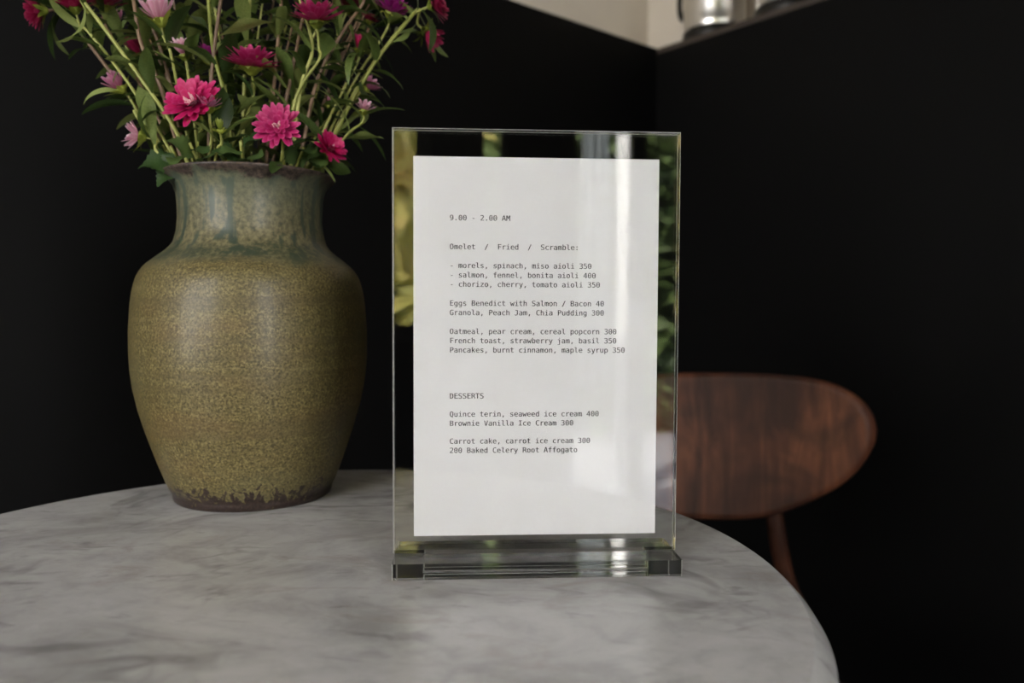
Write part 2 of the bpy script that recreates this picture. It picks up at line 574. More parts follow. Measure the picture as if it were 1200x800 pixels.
def glazed(name, x0, x1, z0, z1, mullions=(), rails=(), wide=0.045):
    """frame with its pane as a child"""
    bm = bmesh.new()
    y = YC
    d = 0.06
    box(bm, (x0 + wide / 2, y, (z0 + z1) / 2), (wide, d, z1 - z0))
    box(bm, (x1 - wide / 2, y, (z0 + z1) / 2), (wide, d, z1 - z0))
    box(bm, ((x0 + x1) / 2, y, z0 + wide / 2), (x1 - x0, d, wide))
    box(bm, ((x0 + x1) / 2, y, z1 - wide / 2), (x1 - x0, d, wide))
    for (mx, mwid) in mullions: box(bm, (mx, y, (z0 + z1) / 2), (mwid, d * 0.9, z1 - z0 - 2 * wide))
    for rz in rails: box(bm, ((x0 + x1) / 2, y, rz), (x1 - x0 - 2 * wide, d * 0.8, 0.035))
    fr = struct(name, bm, M['black_frame'])
    bm = bmesh.new()
    box(bm, ((x0 + x1) / 2, y, (z0 + z1) / 2), (x1 - x0 - wide, 0.004, z1 - z0 - wide))
    mesh_obj('window_pane', bm, M['pane'], fr, False)
    # daylight through the opening is sampled here
    al = bpy.data.lights.new('daylight_portal', 'AREA')
    al.shape = 'RECTANGLE'
    al.size, al.size_y = x1 - x0, z1 - z0
    al.cycles.is_portal = True
    ao = bpy.data.objects.new('daylight_portal', al)
    COL.objects.link(ao)
    ao.location = ((x0 + x1) / 2, FRONT - 0.01, (z0 + z1) / 2)
    ao.rotation_euler = Vector((0, 1, 0)).to_track_quat('-Z', 'Z').to_euler()
    return fr


glazed('window_1', -2.95, -1.55, 0.45, 2.60, [(-2.25, 0.04)])
glazed('window_2', -1.45, -0.86, 0.45, 2.60)
glazed('window_3', -0.74, -0.03, 0.80, 2.45, [(-0.40, 0.03)])
glazed('window_4', 0.125, 0.205, 0.80, 2.45, wide=0.012)
glazed('door_1', 0.40, 1.55, 0.04, 2.45, [(0.640, 0.042), (1.0, 0.05)], wide=0.03)


def curtain(name, x0, x1, z0, z1, y, waves, amp, label, slant=0.0):
    bm = bmesh.new()
    n, mz = waves * 10, 30
    g = []
    for j in range(mz + 1):
        t = j / mz
        row = []
        for i in range(n + 1):
            u = i / n
            x = x0 + (x1 - x0) * (0.5 + (u - 0.5) * (0.85 + 0.15 * (1 - t))) + slant * (1 - t) * (u - 0.5)
            row.append(bm.verts.new((x, y + amp * math.sin(2 * PI * waves * u + 0.6 * math.sin(3 * t)), z0 + (z1 - z0) * t)))
        g.append(row)
    for a, b in zip(g, g[1:]):
        for i in range(n): bm.faces.new((a[i], a[i + 1], b[i + 1], b[i]))
    o = mesh_obj(name, bm, M['curtain'])
    md = o.modifiers.new('thickness', 'SOLIDIFY')
    md.thickness = 0.0015
    return tag(o, label, 'curtain')


# outside: paving and planting that the acrylic mirrors
bm = bmesh.new()
box(bm, (0, FRONT - 3.0, -0.06), (12, 6.0, 0.1))
struct('ground_outside', bm, M['paving'])


def shrub(x, y, w_, h_, n, mat, label, z0=0.0, size=0.07):
    rnd = random.Random(int(1000 * (x + 50)))
    root = empty('garden_shrub', (x, y, z0), label, 'shrub', 'planting outside the windows')
    bm = bmesh.new()
    tube(bm, [Vector((x, y, z0)), Vector((x + 0.02, y, z0 + h_ * 0.4)), Vector((x, y, z0 + h_ * 0.8))], [0.03, 0.022, 0.01])
    mesh_obj('trunk', bm, M['stem_brown'], root)
    bm = bmesh.new()
    for k in range(n):
        p = Vector((x + rnd.gauss(0, w_ * 0.26), y + rnd.gauss(0, 0.18), z0 + h_ * (0.08 + 0.92 * rnd.random())))
        q = Euler((rnd.uniform(-1.2, 1.2), rnd.uniform(-1.2, 1.2), rnd.uniform(0, 6.28))).to_matrix()
        s = size * rnd.uniform(0.6, 1.3)
        vs = [bm.verts.new(p + q @ Vector(c) * s) for c in ((0, -1, 0), (0.42, -0.2, 0.08), (0.3, 0.5, 0.02), (0, 1, -0.1), (-0.3, 0.5, 0.02), (-0.42, -0.2, 0.08))]
        bm.faces.new((vs[0], vs[1], vs[2], vs[3]))
        bm.faces.new((vs[0], vs[3], vs[4], vs[5]))
    mesh_obj('foliage', bm, mat, root)


bm = bmesh.new()  # post added outside to put a bright strip into the acrylic's reflection
box(bm, (0.858, -2.60, 1.25), (0.052, 0.052, 2.5), None, 0.006)
post = mesh_obj('post_shaft', bm, M['white_paint'], empty('reflection_post', (0.857, -2.60, -0.01), 'slim white post added outside the glass door for its bright reflected strip', 'post'))
bm = bmesh.new()
box(bm, (0.857, -2.60, 0.03), (0.11, 0.11, 0.08), None, 0.006)
mesh_obj('post_base', bm, M['white_paint'], post.parent)
curtain('reflection_curtain', 0.655, 0.755, 0.55, 2.40, -2.50, 3, 0.012, 'pale grey linen curtain added outside the glass door for a pale reflected band', 0.06)  # cloth added in the garden so the acrylic mirrors a soft pale band

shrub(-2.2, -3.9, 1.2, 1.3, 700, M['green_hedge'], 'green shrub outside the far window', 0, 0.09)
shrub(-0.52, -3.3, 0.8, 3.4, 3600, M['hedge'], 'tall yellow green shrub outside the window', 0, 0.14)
hedge = empty('sky_block_hedge', (0.9, -4.75, 0), 'tall dark green hedge added behind the white post to keep sky out of the reflections', 'hedge')  # dense foliage row added to block bright sky gaps in the mirrored view
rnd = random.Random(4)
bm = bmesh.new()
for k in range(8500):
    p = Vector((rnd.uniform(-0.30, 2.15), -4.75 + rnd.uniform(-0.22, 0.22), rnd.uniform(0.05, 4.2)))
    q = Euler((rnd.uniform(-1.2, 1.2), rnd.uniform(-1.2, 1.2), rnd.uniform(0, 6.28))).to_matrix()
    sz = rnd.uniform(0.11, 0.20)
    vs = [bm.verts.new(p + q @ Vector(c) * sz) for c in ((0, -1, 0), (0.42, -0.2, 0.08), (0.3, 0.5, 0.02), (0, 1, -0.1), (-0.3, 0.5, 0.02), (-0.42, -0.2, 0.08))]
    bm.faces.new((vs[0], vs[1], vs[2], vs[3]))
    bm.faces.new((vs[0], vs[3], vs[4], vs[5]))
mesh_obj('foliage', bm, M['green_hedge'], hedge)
for k in range(4):
    bm = bmesh.new()
    x = -0.05 + k * 0.62
    tube(bm, [Vector((x, -4.75, 0)), Vector((x + 0.03, -4.75, 1.2)), Vector((x, -4.75, 3.2))], [0.04, 0.03, 0.012])
    mesh_obj('trunk', bm, M['stem_brown'], hedge)

# ------------------------------------------------------------------ marble bistro table
TX, TY, TR = -0.1208, 0.4302, 0.2740
THK = 0.024
tab = empty('bistro_table', (TX, TY, 0), 'round white marble bistro table carrying the vase and the menu stand', 'table')
bm = bmesh.new()
RF, RO = 0.2730, 0.2828                # flat of the top, widest part of its rounded edge
pr = [(0.0, TABLE - THK), (RO - 0.006, TABLE - THK)]
pr += [(RO - 0.003 + 0.003 * math.sin(a_), TABLE - THK + 0.003 - 0.003 * math.cos(a_)) for a_ in (0.4, 0.8, 1.2, PI / 2)]
pr += [(RF + (RO - RF) * f_, TABLE - 0.012 * (0.55 * f_ + 0.45 * f_ * f_)) for f_ in (1.0, 0.98, 0.85, 0.7, 0.55, 0.4, 0.25, 0.1, 0.05, 0.0)]
pr += [(RF - 0.0004, TABLE)]
pr += [(TR * 0.5, TABLE), (0.0, TABLE)]
lathe(bm, pr, (TX, TY), 192)
top = mesh_obj('tabletop', bm, M['marble'], tab)
bm = bmesh.new()
lathe(bm, [(0, 0.02), (0.21, 0.02), (0.215, 0.028), (0.20, 0.040), (0.05, 0.060), (0.032, 0.09), (0.026, 0.15), (0.026, 0.62), (0.034, 0.66), (0.034, 0.69), (0.0, 0.69)], (TX, TY), 48)
mesh_obj('pedestal', bm, M['iron'], tab)
bm = bmesh.new()
lathe(bm, [(0, 0.69), (0.12, 0.69), (0.12, TABLE - THK), (0, TABLE - THK)], (TX, TY), 48)
mesh_obj('mounting_plate', bm, M['iron'], tab)
for k in range(4):
    a = PI / 4 + k * PI / 2
    bm = bmesh.new()
    lathe(bm, [(0, 0.0), (0.018, 0.0), (0.020, 0.012), (0.016, 0.0205), (0, 0.0205)], (TX + 0.19 * math.cos(a), TY + 0.19 * math.sin(a)), 20)
    mesh_obj('foot', bm, M['iron'], tab)

# ------------------------------------------------------------------ stoneware vase (own frame: z from the table)
VX, VY = -0.2066, 0.6118
PROF = [(0.0000, 0.0585), (0.0012, 0.0600), (0.0048, 0.0607), (0.0075, 0.0612), (0.0096, 0.0628), (0.0150, 0.0652), (0.0214, 0.0675), (0.0290, 0.0703),
        (0.0372, 0.0731), (0.0545, 0.0788), (0.0716, 0.0837), (0.0888, 0.0872), (0.1024, 0.0887), (0.1161, 0.0893), (0.1311, 0.0892), (0.1514, 0.0878),
        (0.1600, 0.0866), (0.1663, 0.0852), (0.1710, 0.0838), (0.1751, 0.0818), (0.1790, 0.0792), (0.1819, 0.0766), (0.1873, 0.0700), (0.1927, 0.0630), (0.1960, 0.0598),
        (0.1994, 0.0576), (0.2075, 0.0553), (0.2176, 0.0543), (0.2277, 0.0545), (0.2364, 0.0553), (0.2424, 0.0572), (0.2455, 0.0594), (0.2482, 0.0622), (0.2500, 0.0643), (0.2512, 0.0650)]
vase = empty('flower_vase', (VX, VY, TABLE), 'olive green glazed stoneware vase full of asters on the marble table', 'vase')
bm = bmesh.new()
outer = [(r, z) for z, r in PROF]
inner = [(r - 0.0052, z) for z, r in PROF if 0.008 < z < 0.2505]
lip = [(0.0648, 0.2521), (0.0636, 0.2526), (0.0618, 0.2524)]
pr = [(0.0, 0.002), (0.050, 0.002), (0.052, 0.0)] + outer + lip + inner[::-1] + [(0.0, 0.008)]
lathe(bm, pr, (0, 0), 128)
mesh_obj('vase_body', bm, M['glaze'], vase, True, False)

# ------------------------------------------------------------------ acrylic menu stand
SX, SY, SYAW = 0.0139, 0.4410, 0.0571
SM = Matrix.Translation((SX, SY, TABLE)) @ Matrix.Rotation(SYAW, 4, 'Z')     # own frame: x right, y away from the viewer, z up
stand = empty('menu_stand', (SX, SY, TABLE), 'clear acrylic menu stand with a slotted base bar on the marble table', 'menu stand')
stand.rotation_euler = (0, 0, SYAW)
PW, PH, PZ = 0.140, 0.216, 0.0186
X0, X1 = -0.0815, 0.0815             # panel edges
ZT = PZ + PH + 0.0150                # panel top
BZ = 0.0092                          # base bar height
BX = 0.0806
BD = 0.0222
TXL, TXR = -0.0640, 0.0640           # tongue
PT = 0.0042                          # panel thickness
GAP = 0.0007


def frosted(o, faces_from):
    """the sawn chamfers keep a frosted finish: second material on the last faces"""
    o.data.materials.append(M['frosted_edge'])
    for p_ in o.data.polygons:
        if p_.index >= faces_from: p_.material_index = 1


def panel(outer_y, inner_y, name):
    bm = bmesh.new()
    low = BZ + 0.0004
    step = 0.00035
    shape = [(X0, low, 1, 0), (TXL, low, 1, 0), (TXL, 0.0012, 1, 1), (TXR, 0.0012, -1, 1), (TXR, low, -1, 0), (X1, low, -1, 0), (X1, ZT, -1, -1), (X0, ZT, 1, -1)]
    side = 1 if inner_y > outer_y else -1
    first = [bm.verts.new((x + dx * step, outer_y, z + dz * step)) for x, z, dx, dz in shape]
    second = [bm.verts.new((x, outer_y + side * step, z)) for x, z, dx, dz in shape]
    third = [bm.verts.new((x, inner_y, z)) for x, z, dx, dz in shape]
    for ring in (first, third):
        bm.faces.new((ring[0], ring[1], ring[4], ring[5], ring[6], ring[7]))
        bm.faces.new((ring[1], ring[2], ring[3], ring[4]))
    count = len(shape)
    for k in range(count):
        bm.faces.new((second[k], second[(k + 1) % count], third[(k + 1) % count], third[k]))
    clear_faces = len(bm.faces)
    for k in range(count):
        bm.faces.new((first[k], first[(k + 1) % count], second[(k + 1) % count], second[k]))
    plate = mesh_obj(name, bm, M['acrylic'], stand, False, False)
    frosted(plate, clear_faces)
    return plate


panel(-GAP / 2 - PT, -GAP / 2, 'front_panel')
panel(GAP / 2 + PT, GAP / 2, 'back_panel')
# base bar with a through slot for the tongue; frosted chamfers on its upright corners and lower edge
bm = bmesh.new()
ys0, ys1 = -GAP / 2 - PT - 0.0003, GAP / 2 + PT + 0.0003
xs0, xs1 = TXL - 0.0003, TXR + 0.0003
z0_, z1_ = 0.0003, BZ
CH = 0.00045
o_ = [(-BX + CH, -BD), (BX - CH, -BD), (BX, -BD + CH), (BX, BD - CH), (BX - CH, BD), (-BX + CH, BD), (-BX, BD - CH), (-BX, -BD + CH)]
i_ = [(xs0, ys0), (xs1, ys0), (xs1, ys0), (xs1, ys1), (xs1, ys1), (xs0, ys1), (xs0, ys1), (xs0, ys0)]
ob = [bm.verts.new((x, y, z0_)) for x, y in o_]; ot = [bm.verts.new((x, y, z1_)) for x, y in o_]
ic = [(xs0, ys0), (xs1, ys0), (xs1, ys1), (xs0, ys1)]
ib = [bm.verts.new((x, y, z0_)) for x, y in ic]; it = [bm.verts.new((x, y, z1_)) for x, y in ic]
for k in range(4):
    k2 = (k + 1) % 4
    bm.faces.new((ib[k2], ib[k], it[k], it[k2]))
    o1, o2 = 2 * k, 2 * k + 1
    bm.faces.new((ob[o1], ob[o2], ot[o2], ot[o1]))
    bm.faces.new((ot[o1], ot[o2], it[k2], it[k]))
    bm.faces.new((ob[o2], ob[o1], ib[k], ib[k2]))
    o3 = (o2 + 1) % 8
    bm.faces.new((ot[o2], ot[o3], it[k2]))
    bm.faces.new((ob[o3], ob[o2], ib[k2]))
cnt = len(bm.faces)
for k in range(4):
    o2, o3 = 2 * k + 1, (2 * k + 2) % 8
    bm.faces.new((ob[o2], ob[o3], ot[o3], ot[o2]))
frosted(mesh_obj('base_bar', bm, M['acrylic'], stand, False, False), cnt)

# the printed sheet between the panels
sheet = empty('menu_sheet', (SX, SY, TABLE), 'white printed menu sheet held upright inside the clear acrylic stand', 'menu')
sheet.rotation_euler = (0, 0, SYAW)
bm = bmesh.new()
box(bm, (0, 0, PZ + PH / 2), (PW, 0.0002, PH))
mesh_obj('paper', bm, M['paper'], sheet, False, False)

GLYPHS = {
    ',': ([87,53,131,53,131,17,97,-50,70,-50,87,17], [5,1,0,5,2,1,4,2,5,4,3,2]),
    '-': ([62,112,153,112,153,83,62,83], [3,1,0,3,2,1]),
    '.': ([85,53,129,53,129,0,85,0], [3,1,0,3,2,1]),
    '/': ([155,260,188,260,51,-33,18,-33], [3,1,0,3,2,1]),
    '0': ([84,131,86,139,91,147,98,152,107,154,116,152,124,147,129,139,131,131,129,122,124,114,116,109,107,107,98,109,91,114,86,121,107,237,86,230,71,210,62,177,58,130,62,83,71,49,86,29,107,23,129,29,144,49,153,83,156,130,153,177,144,210,129,230,107,265,144,256,170,231,186,188,192,130,186,71,170,29,144,3,107,-5,71,3,44,29,28,71,23,130,28,188,44,231,71,256], [47,33,32,46,33,47,46,16,33,16,34,33,46,17,16,31,34,16,45,17,46,31,35,34,45,18,17,30,35,31,45,19,18,29,35,30,44,19,45,29,36,35,44,20,19,28,36,29,3,5,4,2,5,3,2,6,5,1,6,2,1,7,6,0,7,1,0,8,7,15,8,0,15,9,8,43,20,44,43,21,20,27,36,28,27,37,36,15,10,9,14,10,15,14,11,10,13,11,14,13,12,11,43,22,21,26,37,27,26,38,37,42,22,43,42,23,22,25,38,26,42,24,23,24,38,25,41,24,42,24,39,38,41,39,24,40,39,41]),
    '2': ([65,30,184,30,184,0,26,0,26,30,57,62,83,90,104,113,117,127,132,146,140,162,145,175,147,189,143,208,134,223,119,232,99,235,82,234,65,229,48,222,29,212,29,247,46,255,64,260,81,264,98,265,132,260,159,244,177,221,183,191,181,174,175,158,165,140,150,121,138,107,121,89,98,65], [24,26,25,23,26,24,22,26,23,22,27,26,21,27,22,20,19,21,19,18,21,18,17,21,17,27,21,17,16,27,16,15,27,15,28,27,14,28,15,13,28,14,13,29,28,12,29,13,12,30,29,11,30,12,10,30,11,10,31,30,9,31,10,9,32,31,8,32,9,8,33,32,7,33,8,7,34,33,6,34,7,6,35,34,5,35,6,5,36,35,5,0,36,4,0,5,3,0,4,3,1,0,3,2,1]),
    '3': ([135,139,158,130,174,115,184,96,188,72,182,40,164,15,135,0,97,-5,79,-4,60,-2,42,2,24,8,24,43,41,35,59,29,76,26,93,25,119,28,138,38,149,54,153,75,149,96,138,111,119,121,96,124,69,124,69,153,96,153,117,156,133,164,144,177,147,194,144,211,134,224,119,232,98,235,83,234,66,232,49,227,32,221,32,253,52,258,69,262,85,264,98,265,133,260,159,246,176,223,182,195,179,175,170,159,155,147], [44,46,45,43,46,44,42,46,43,42,47,46,41,47,42,40,39,41,39,38,41,38,37,41,37,47,41,37,36,47,36,35,47,35,48,47,34,48,35,33,48,34,33,49,48,32,49,33,32,50,49,31,50,32,30,50,31,30,51,50,29,51,30,29,52,51,28,52,29,26,28,27,26,52,28,26,0,52,26,1,0,26,25,1,25,2,1,24,2,25,23,2,24,23,3,2,22,3,23,21,3,22,21,4,3,20,4,21,20,5,4,19,5,20,12,14,13,19,6,5,18,6,19,12,15,14,12,16,15,17,6,18,12,17,16,12,6,17,12,7,6,11,7,12,10,7,11,10,8,7,9,8,10]),
    '4': ([128,228,46,91,128,91,122,260,163,260,163,91,198,91,198,62,163,62,163,0,128,0,128,62,18,62,18,95], [13,0,3,0,4,3,0,5,4,13,1,0,2,5,0,12,1,13,12,2,1,12,5,2,12,6,5,12,7,6,11,7,12,10,8,11,8,7,11,10,9,8]),
    '5': ([36,260,168,260,168,230,68,230,68,166,76,169,83,171,91,172,98,172,135,166,162,148,180,120,186,83,180,47,161,19,132,1,93,-5,74,-4,56,-2,39,1,25,6,25,42,41,34,57,29,73,26,90,25,116,28,135,40,147,58,151,83,147,108,134,127,115,138,89,142,75,141,62,139,49,135,36,129], [37,3,0,3,1,0,3,2,1,37,4,3,7,9,8,6,9,7,5,9,6,4,9,5,37,36,4,36,9,4,36,35,9,35,34,9,34,10,9,34,33,10,33,32,10,32,11,10,31,11,32,30,11,31,30,12,11,29,12,30,28,12,29,28,13,12,27,13,28,27,14,13,20,22,21,26,14,27,20,23,22,20,24,23,25,14,26,20,25,24,20,14,25,20,15,14,19,15,20,18,15,19,18,16,15,17,16,18]),
    '9': ([104,115,124,119,139,131,149,151,152,176,149,202,139,221,124,233,104,237,83,233,69,222,60,203,57,176,60,150,69,131,83,119,41,5,41,38,52,32,64,28,77,25,90,25,120,31,141,50,154,81,158,124,148,108,135,97,119,90,101,88,68,94,43,111,27,139,22,177,27,214,43,242,69,259,103,265,142,256,169,232,185,190,190,130,184,72,165,30,134,4,92,-5,79,-4,66,-2,53,1], [36,38,37,35,38,36,35,8,38,8,39,38,34,9,35,9,8,35,7,39,8,34,10,9,6,39,7,6,40,39,34,11,10,5,40,6,33,11,34,33,12,11,4,40,5,4,41,40,32,12,33,32,13,12,3,41,4,2,41,3,32,14,13,31,14,32,1,41,2,31,15,14,1,25,41,25,42,41,1,26,25,24,42,25,0,26,1,31,0,15,31,26,0,30,26,31,30,27,26,30,28,27,29,28,30,23,42,24,23,43,42,22,43,23,16,18,17,16,19,18,21,43,22,21,44,43,16,20,19,16,21,20,16,44,21,48,44,16,48,45,44,47,45,48,46,45,47]),
    ':': ([85,53,129,53,129,0,85,0,85,185,129,185,129,132,85,132], [7,5,4,7,6,5,3,1,0,3,2,1]),
    'A': ([107,229,70,96,144,96,86,260,129,260,208,0,172,0,153,68,62,68,43,0,6,0], [10,0,3,0,4,3,0,5,4,10,1,0,2,5,0,10,8,1,8,2,1,8,7,2,7,5,2,10,9,8,6,5,7]),
    'B': ([64,124,64,29,106,29,132,32,150,40,159,54,163,75,159,97,149,112,131,121,106,124,64,231,64,153,105,153,127,155,142,162,151,175,153,194,151,211,142,222,127,229,105,231,29,260,106,260,141,256,167,243,183,222,189,194,186,173,177,156,163,145,143,139,166,132,183,117,194,97,198,71,192,40,175,18,146,5,106,0,29,0], [40,11,22,11,23,22,11,24,23,11,25,24,11,21,25,21,20,25,20,26,25,40,12,11,19,26,20,18,26,19,18,27,26,17,27,18,16,27,17,16,28,27,15,28,16,15,29,28,14,29,15,14,30,29,13,30,14,40,0,12,0,13,12,0,30,13,0,31,30,0,32,31,0,10,32,10,33,32,40,1,0,9,33,10,8,33,9,8,34,33,7,34,8,6,34,7,6,35,34,5,35,6,5,36,35,4,36,5,4,37,36,3,37,4,2,37,3,40,2,1,40,37,2,40,38,37,40,39,38]),
    'C': ([187,9,173,3,159,-1,145,-4,129,-5,85,4,52,30,31,73,24,130,31,186,52,229,85,256,129,265,145,264,159,261,173,257,187,250,187,214,173,224,159,231,144,235,129,236,99,229,78,210,65,176,61,130,65,83,78,50,99,30,129,24,145,25,159,29,174,36,187,45], [11,13,12,11,14,13,11,15,14,11,16,15,10,16,11,10,21,16,21,20,16,20,19,16,19,18,16,18,17,16,10,22,21,10,23,22,9,23,10,9,24,23,8,24,9,8,25,24,7,25,8,7,26,25,7,27,26,6,27,7,6,28,27,32,0,33,31,0,32,5,28,6,5,29,28,30,0,31,29,0,30,5,0,29,5,1,0,4,1,5,4,2,1,4,3,2]),
    'D': ([76,29,114,34,138,51,151,81,155,130,151,178,138,209,114,226,76,231,59,231,59,29,77,260,128,252,164,228,185,188,193,130,185,72,164,32,128,8,77,0,24,0,24,260], [20,9,21,9,11,21,9,12,11,9,8,12,8,13,12,20,10,9,7,13,8,7,14,13,6,14,7,5,14,6,5,15,14,4,15,5,3,15,4,3,16,15,2,16,3,2,17,16,1,17,2,0,17,1,0,18,17,20,0,10,20,18,0,20,19,18]),
    'E': ([34,260,189,260,189,230,69,230,69,153,183,153,183,124,69,124,69,30,192,30,192,0,34,0], [11,3,0,3,1,0,3,2,1,11,4,3,11,7,4,7,5,4,7,6,5,11,8,7,11,9,8,11,10,9]),
    'F': ([41,260,194,260,194,230,76,230,76,154,183,154,183,124,76,124,76,0,41,0], [9,3,0,3,1,0,3,2,1,9,4,3,9,7,4,7,5,4,7,6,5,9,8,7]),
    'G': ([192,21,177,10,160,2,142,-3,122,-5,78,4,45,30,25,73,18,130,25,186,46,229,79,256,123,265,139,263,154,260,169,254,183,246,183,210,169,222,154,230,139,234,123,236,93,229,72,210,59,176,54,130,59,83,71,50,92,30,122,24,133,24,143,26,151,30,159,35,159,104,121,104,121,133,192,133], [11,13,12,11,14,13,11,15,14,10,15,11,10,16,15,10,21,16,21,20,16,20,19,16,19,18,16,18,17,16,10,22,21,10,23,22,9,23,10,9,24,23,8,24,9,8,25,24,35,37,36,35,34,37,34,0,37,7,25,8,7,26,25,33,0,34,7,27,26,6,27,7,6,28,27,32,0,33,5,28,6,5,29,28,31,0,32,30,0,31,29,0,30,5,0,29,5,1,0,5,2,1,4,2,5,4,3,2]),
    'I': ([35,260,179,260,179,230,125,230,125,30,179,30,179,0,35,0,35,30,89,30,89,230,35,230], [11,1,0,11,2,1,10,2,11,9,3,10,3,2,10,9,4,3,7,9,8,7,4,9,7,5,4,7,6,5]),
    'J': ([19,11,19,52,35,39,52,31,69,25,87,24,108,27,121,36,129,55,131,85,131,230,65,230,65,260,166,260,166,85,162,43,148,15,124,0,87,-5,70,-4,53,-1,37,4], [11,13,12,11,10,13,10,14,13,9,14,10,8,14,9,8,15,14,7,15,8,0,2,1,7,16,15,0,3,2,6,16,7,0,4,3,5,16,6,0,5,4,0,16,5,0,17,16,21,17,0,20,17,21,20,18,17,19,18,20]),
    'M': ([15,260,62,260,107,128,152,260,199,260,199,0,167,0,167,230,120,93,94,93,47,230,47,0,15,0], [12,10,0,10,1,0,10,2,1,2,7,3,7,4,3,7,5,4,12,11,10,9,2,10,2,8,7,6,5,7,9,8,2]),
    'O': ([158,130,155,179,146,212,130,230,107,236,84,230,69,212,60,179,57,130,60,81,69,48,84,30,107,24,130,30,146,48,155,81,194,130,189,70,173,28,146,3,107,-5,69,3,42,28,26,70,20,130,26,189,42,231,69,256,107,265,146,256,173,231,189,189], [27,29,28,26,29,27,26,4,29,4,30,29,26,5,4,3,30,4,25,5,26,3,31,30,25,6,5,2,31,3,25,7,6,1,31,2,24,7,25,1,16,31,24,8,7,0,16,1,23,8,24,23,9,8,15,16,0,15,17,16,23,10,9,14,17,15,14,18,17,22,10,23,22,11,10,13,18,14,22,12,11,12,18,13,12,19,18,21,12,22,21,19,12,21,20,19]),
    'P': ([69,231,69,133,110,133,132,137,148,146,158,162,162,182,159,203,148,218,132,228,110,231,34,260,110,260,148,255,176,240,193,216,199,182,193,149,176,124,149,109,110,104,69,104,69,0,34,0], [23,0,11,0,12,11,0,13,12,0,14,13,0,10,14,10,9,14,9,15,14,23,1,0,8,15,9,7,15,8,7,16,15,6,16,7,5,16,6,5,17,16,4,17,5,4,18,17,3,18,4,2,18,3,23,21,1,21,2,1,21,18,2,21,19,18,21,20,19,23,22,21]),
    'Q': ([114,-5,113,-5,111,-5,109,-5,107,-5,69,3,42,28,26,70,20,130,26,189,42,231,69,256,107,265,146,256,173,231,189,189,194,130,191,84,182,47,167,21,146,3,181,-30,155,-47,158,130,155,179,146,212,130,230,107,236,84,230,69,212,60,179,57,130,60,81,69,48,84,30,107,24,130,30,146,48,155,81], [11,13,12,10,13,11,10,27,13,27,14,13,10,28,27,26,14,27,9,28,10,26,15,14,9,29,28,25,15,26,9,30,29,24,15,25,8,30,9,24,16,15,8,31,30,23,16,24,7,31,8,7,32,31,38,16,23,38,17,16,38,18,17,7,33,32,37,18,38,6,33,7,6,34,33,36,18,37,36,19,18,6,35,34,35,19,36,5,35,6,5,19,35,5,20,19,5,0,20,0,21,20,4,1,5,1,0,5,22,21,0,4,2,1,4,3,2]),
    'R': ([132,123,145,118,155,110,166,95,179,71,215,0,177,0,146,66,133,89,122,102,109,108,94,110,60,110,60,0,25,0,25,260,97,260,135,255,163,241,180,217,186,185,182,161,172,143,155,130,60,231,60,139,99,139,121,142,136,150,146,164,149,185,145,205,136,219,119,228,97,231], [14,24,15,24,16,15,24,17,16,24,18,17,24,34,18,34,33,18,33,19,18,14,25,24,32,19,33,31,19,32,31,20,19,30,20,31,29,20,30,29,21,20,28,21,29,28,22,21,27,22,28,27,23,22,26,23,27,14,12,25,12,26,25,12,23,26,12,0,23,12,1,0,12,11,1,11,2,1,14,13,12,10,2,11,10,3,2,9,3,10,8,3,9,8,4,3,7,4,8,7,5,4,6,5,7]),
    'S': ([176,251,176,215,160,224,144,231,128,235,112,236,89,233,72,224,61,211,58,193,60,178,67,167,81,159,103,152,121,148,153,137,174,121,187,99,191,71,185,38,168,14,140,0,101,-5,83,-4,65,-1,46,4,28,11,28,48,47,37,65,29,83,25,101,24,125,26,143,35,154,50,158,69,155,86,147,99,133,108,112,114,93,119,62,129,41,143,28,163,24,188,30,219,48,244,75,259,110,265,125,264,141,261,158,257], [47,49,48,47,50,49,47,51,50,46,51,47,46,0,51,46,4,0,4,3,0,3,2,0,2,1,0,45,6,46,6,5,46,5,4,46,45,7,6,45,8,7,44,8,45,44,9,8,44,10,9,43,10,44,43,11,10,43,12,11,42,12,43,42,13,12,42,14,13,42,15,14,41,15,42,41,16,15,40,16,41,40,17,16,39,17,40,38,17,39,37,17,38,37,18,17,36,18,37,35,18,36,35,19,18,34,19,35,33,19,34,26,28,27,33,20,19,26,29,28,32,20,33,26,30,29,31,20,32,26,31,30,26,20,31,26,21,20,25,21,26,24,21,25,24,22,21,23,22,24]),
    'T': ([8,260,206,260,206,230,125,230,125,0,90,0,90,230,8,230], [7,1,0,7,2,1,6,2,7,5,3,6,3,2,6,5,4,3]),
    'V': ([107,30,168,260,205,260,129,0,86,0,10,260,46,260], [4,6,5,4,0,6,0,2,1,0,3,2,4,3,0]),
    'a': ([122,98,112,98,87,96,69,88,59,76,55,59,58,43,66,32,78,24,95,22,119,26,137,40,148,62,152,91,152,98,184,111,184,0,152,0,152,29,141,14,126,3,109,-3,88,-5,62,-1,41,12,28,31,23,57,29,85,45,106,72,119,109,123,152,123,152,128,149,148,140,162,125,170,103,173,87,171,70,168,53,162,37,154,37,186,55,192,71,196,88,199,103,200,126,198,144,193,160,184,172,171,178,161,182,150,184,134], [44,46,45,43,46,44,43,47,46,42,47,43,42,48,47,41,48,42,40,39,41,39,38,41,38,37,41,37,48,41,37,36,48,36,49,48,35,49,36,35,50,49,34,50,35,33,50,34,33,51,50,33,52,51,32,52,33,32,15,52,31,15,32,29,31,30,29,15,31,28,15,29,28,14,15,14,16,15,27,2,28,2,1,28,1,14,28,0,14,1,13,16,14,27,3,2,12,16,13,27,4,3,26,4,27,26,5,4,11,18,12,18,16,12,26,6,5,25,6,26,25,7,6,10,18,11,25,8,7,24,8,25,10,19,18,17,16,18,9,19,10,24,9,8,24,19,9,24,20,19,23,20,24,23,21,20,22,21,23]),
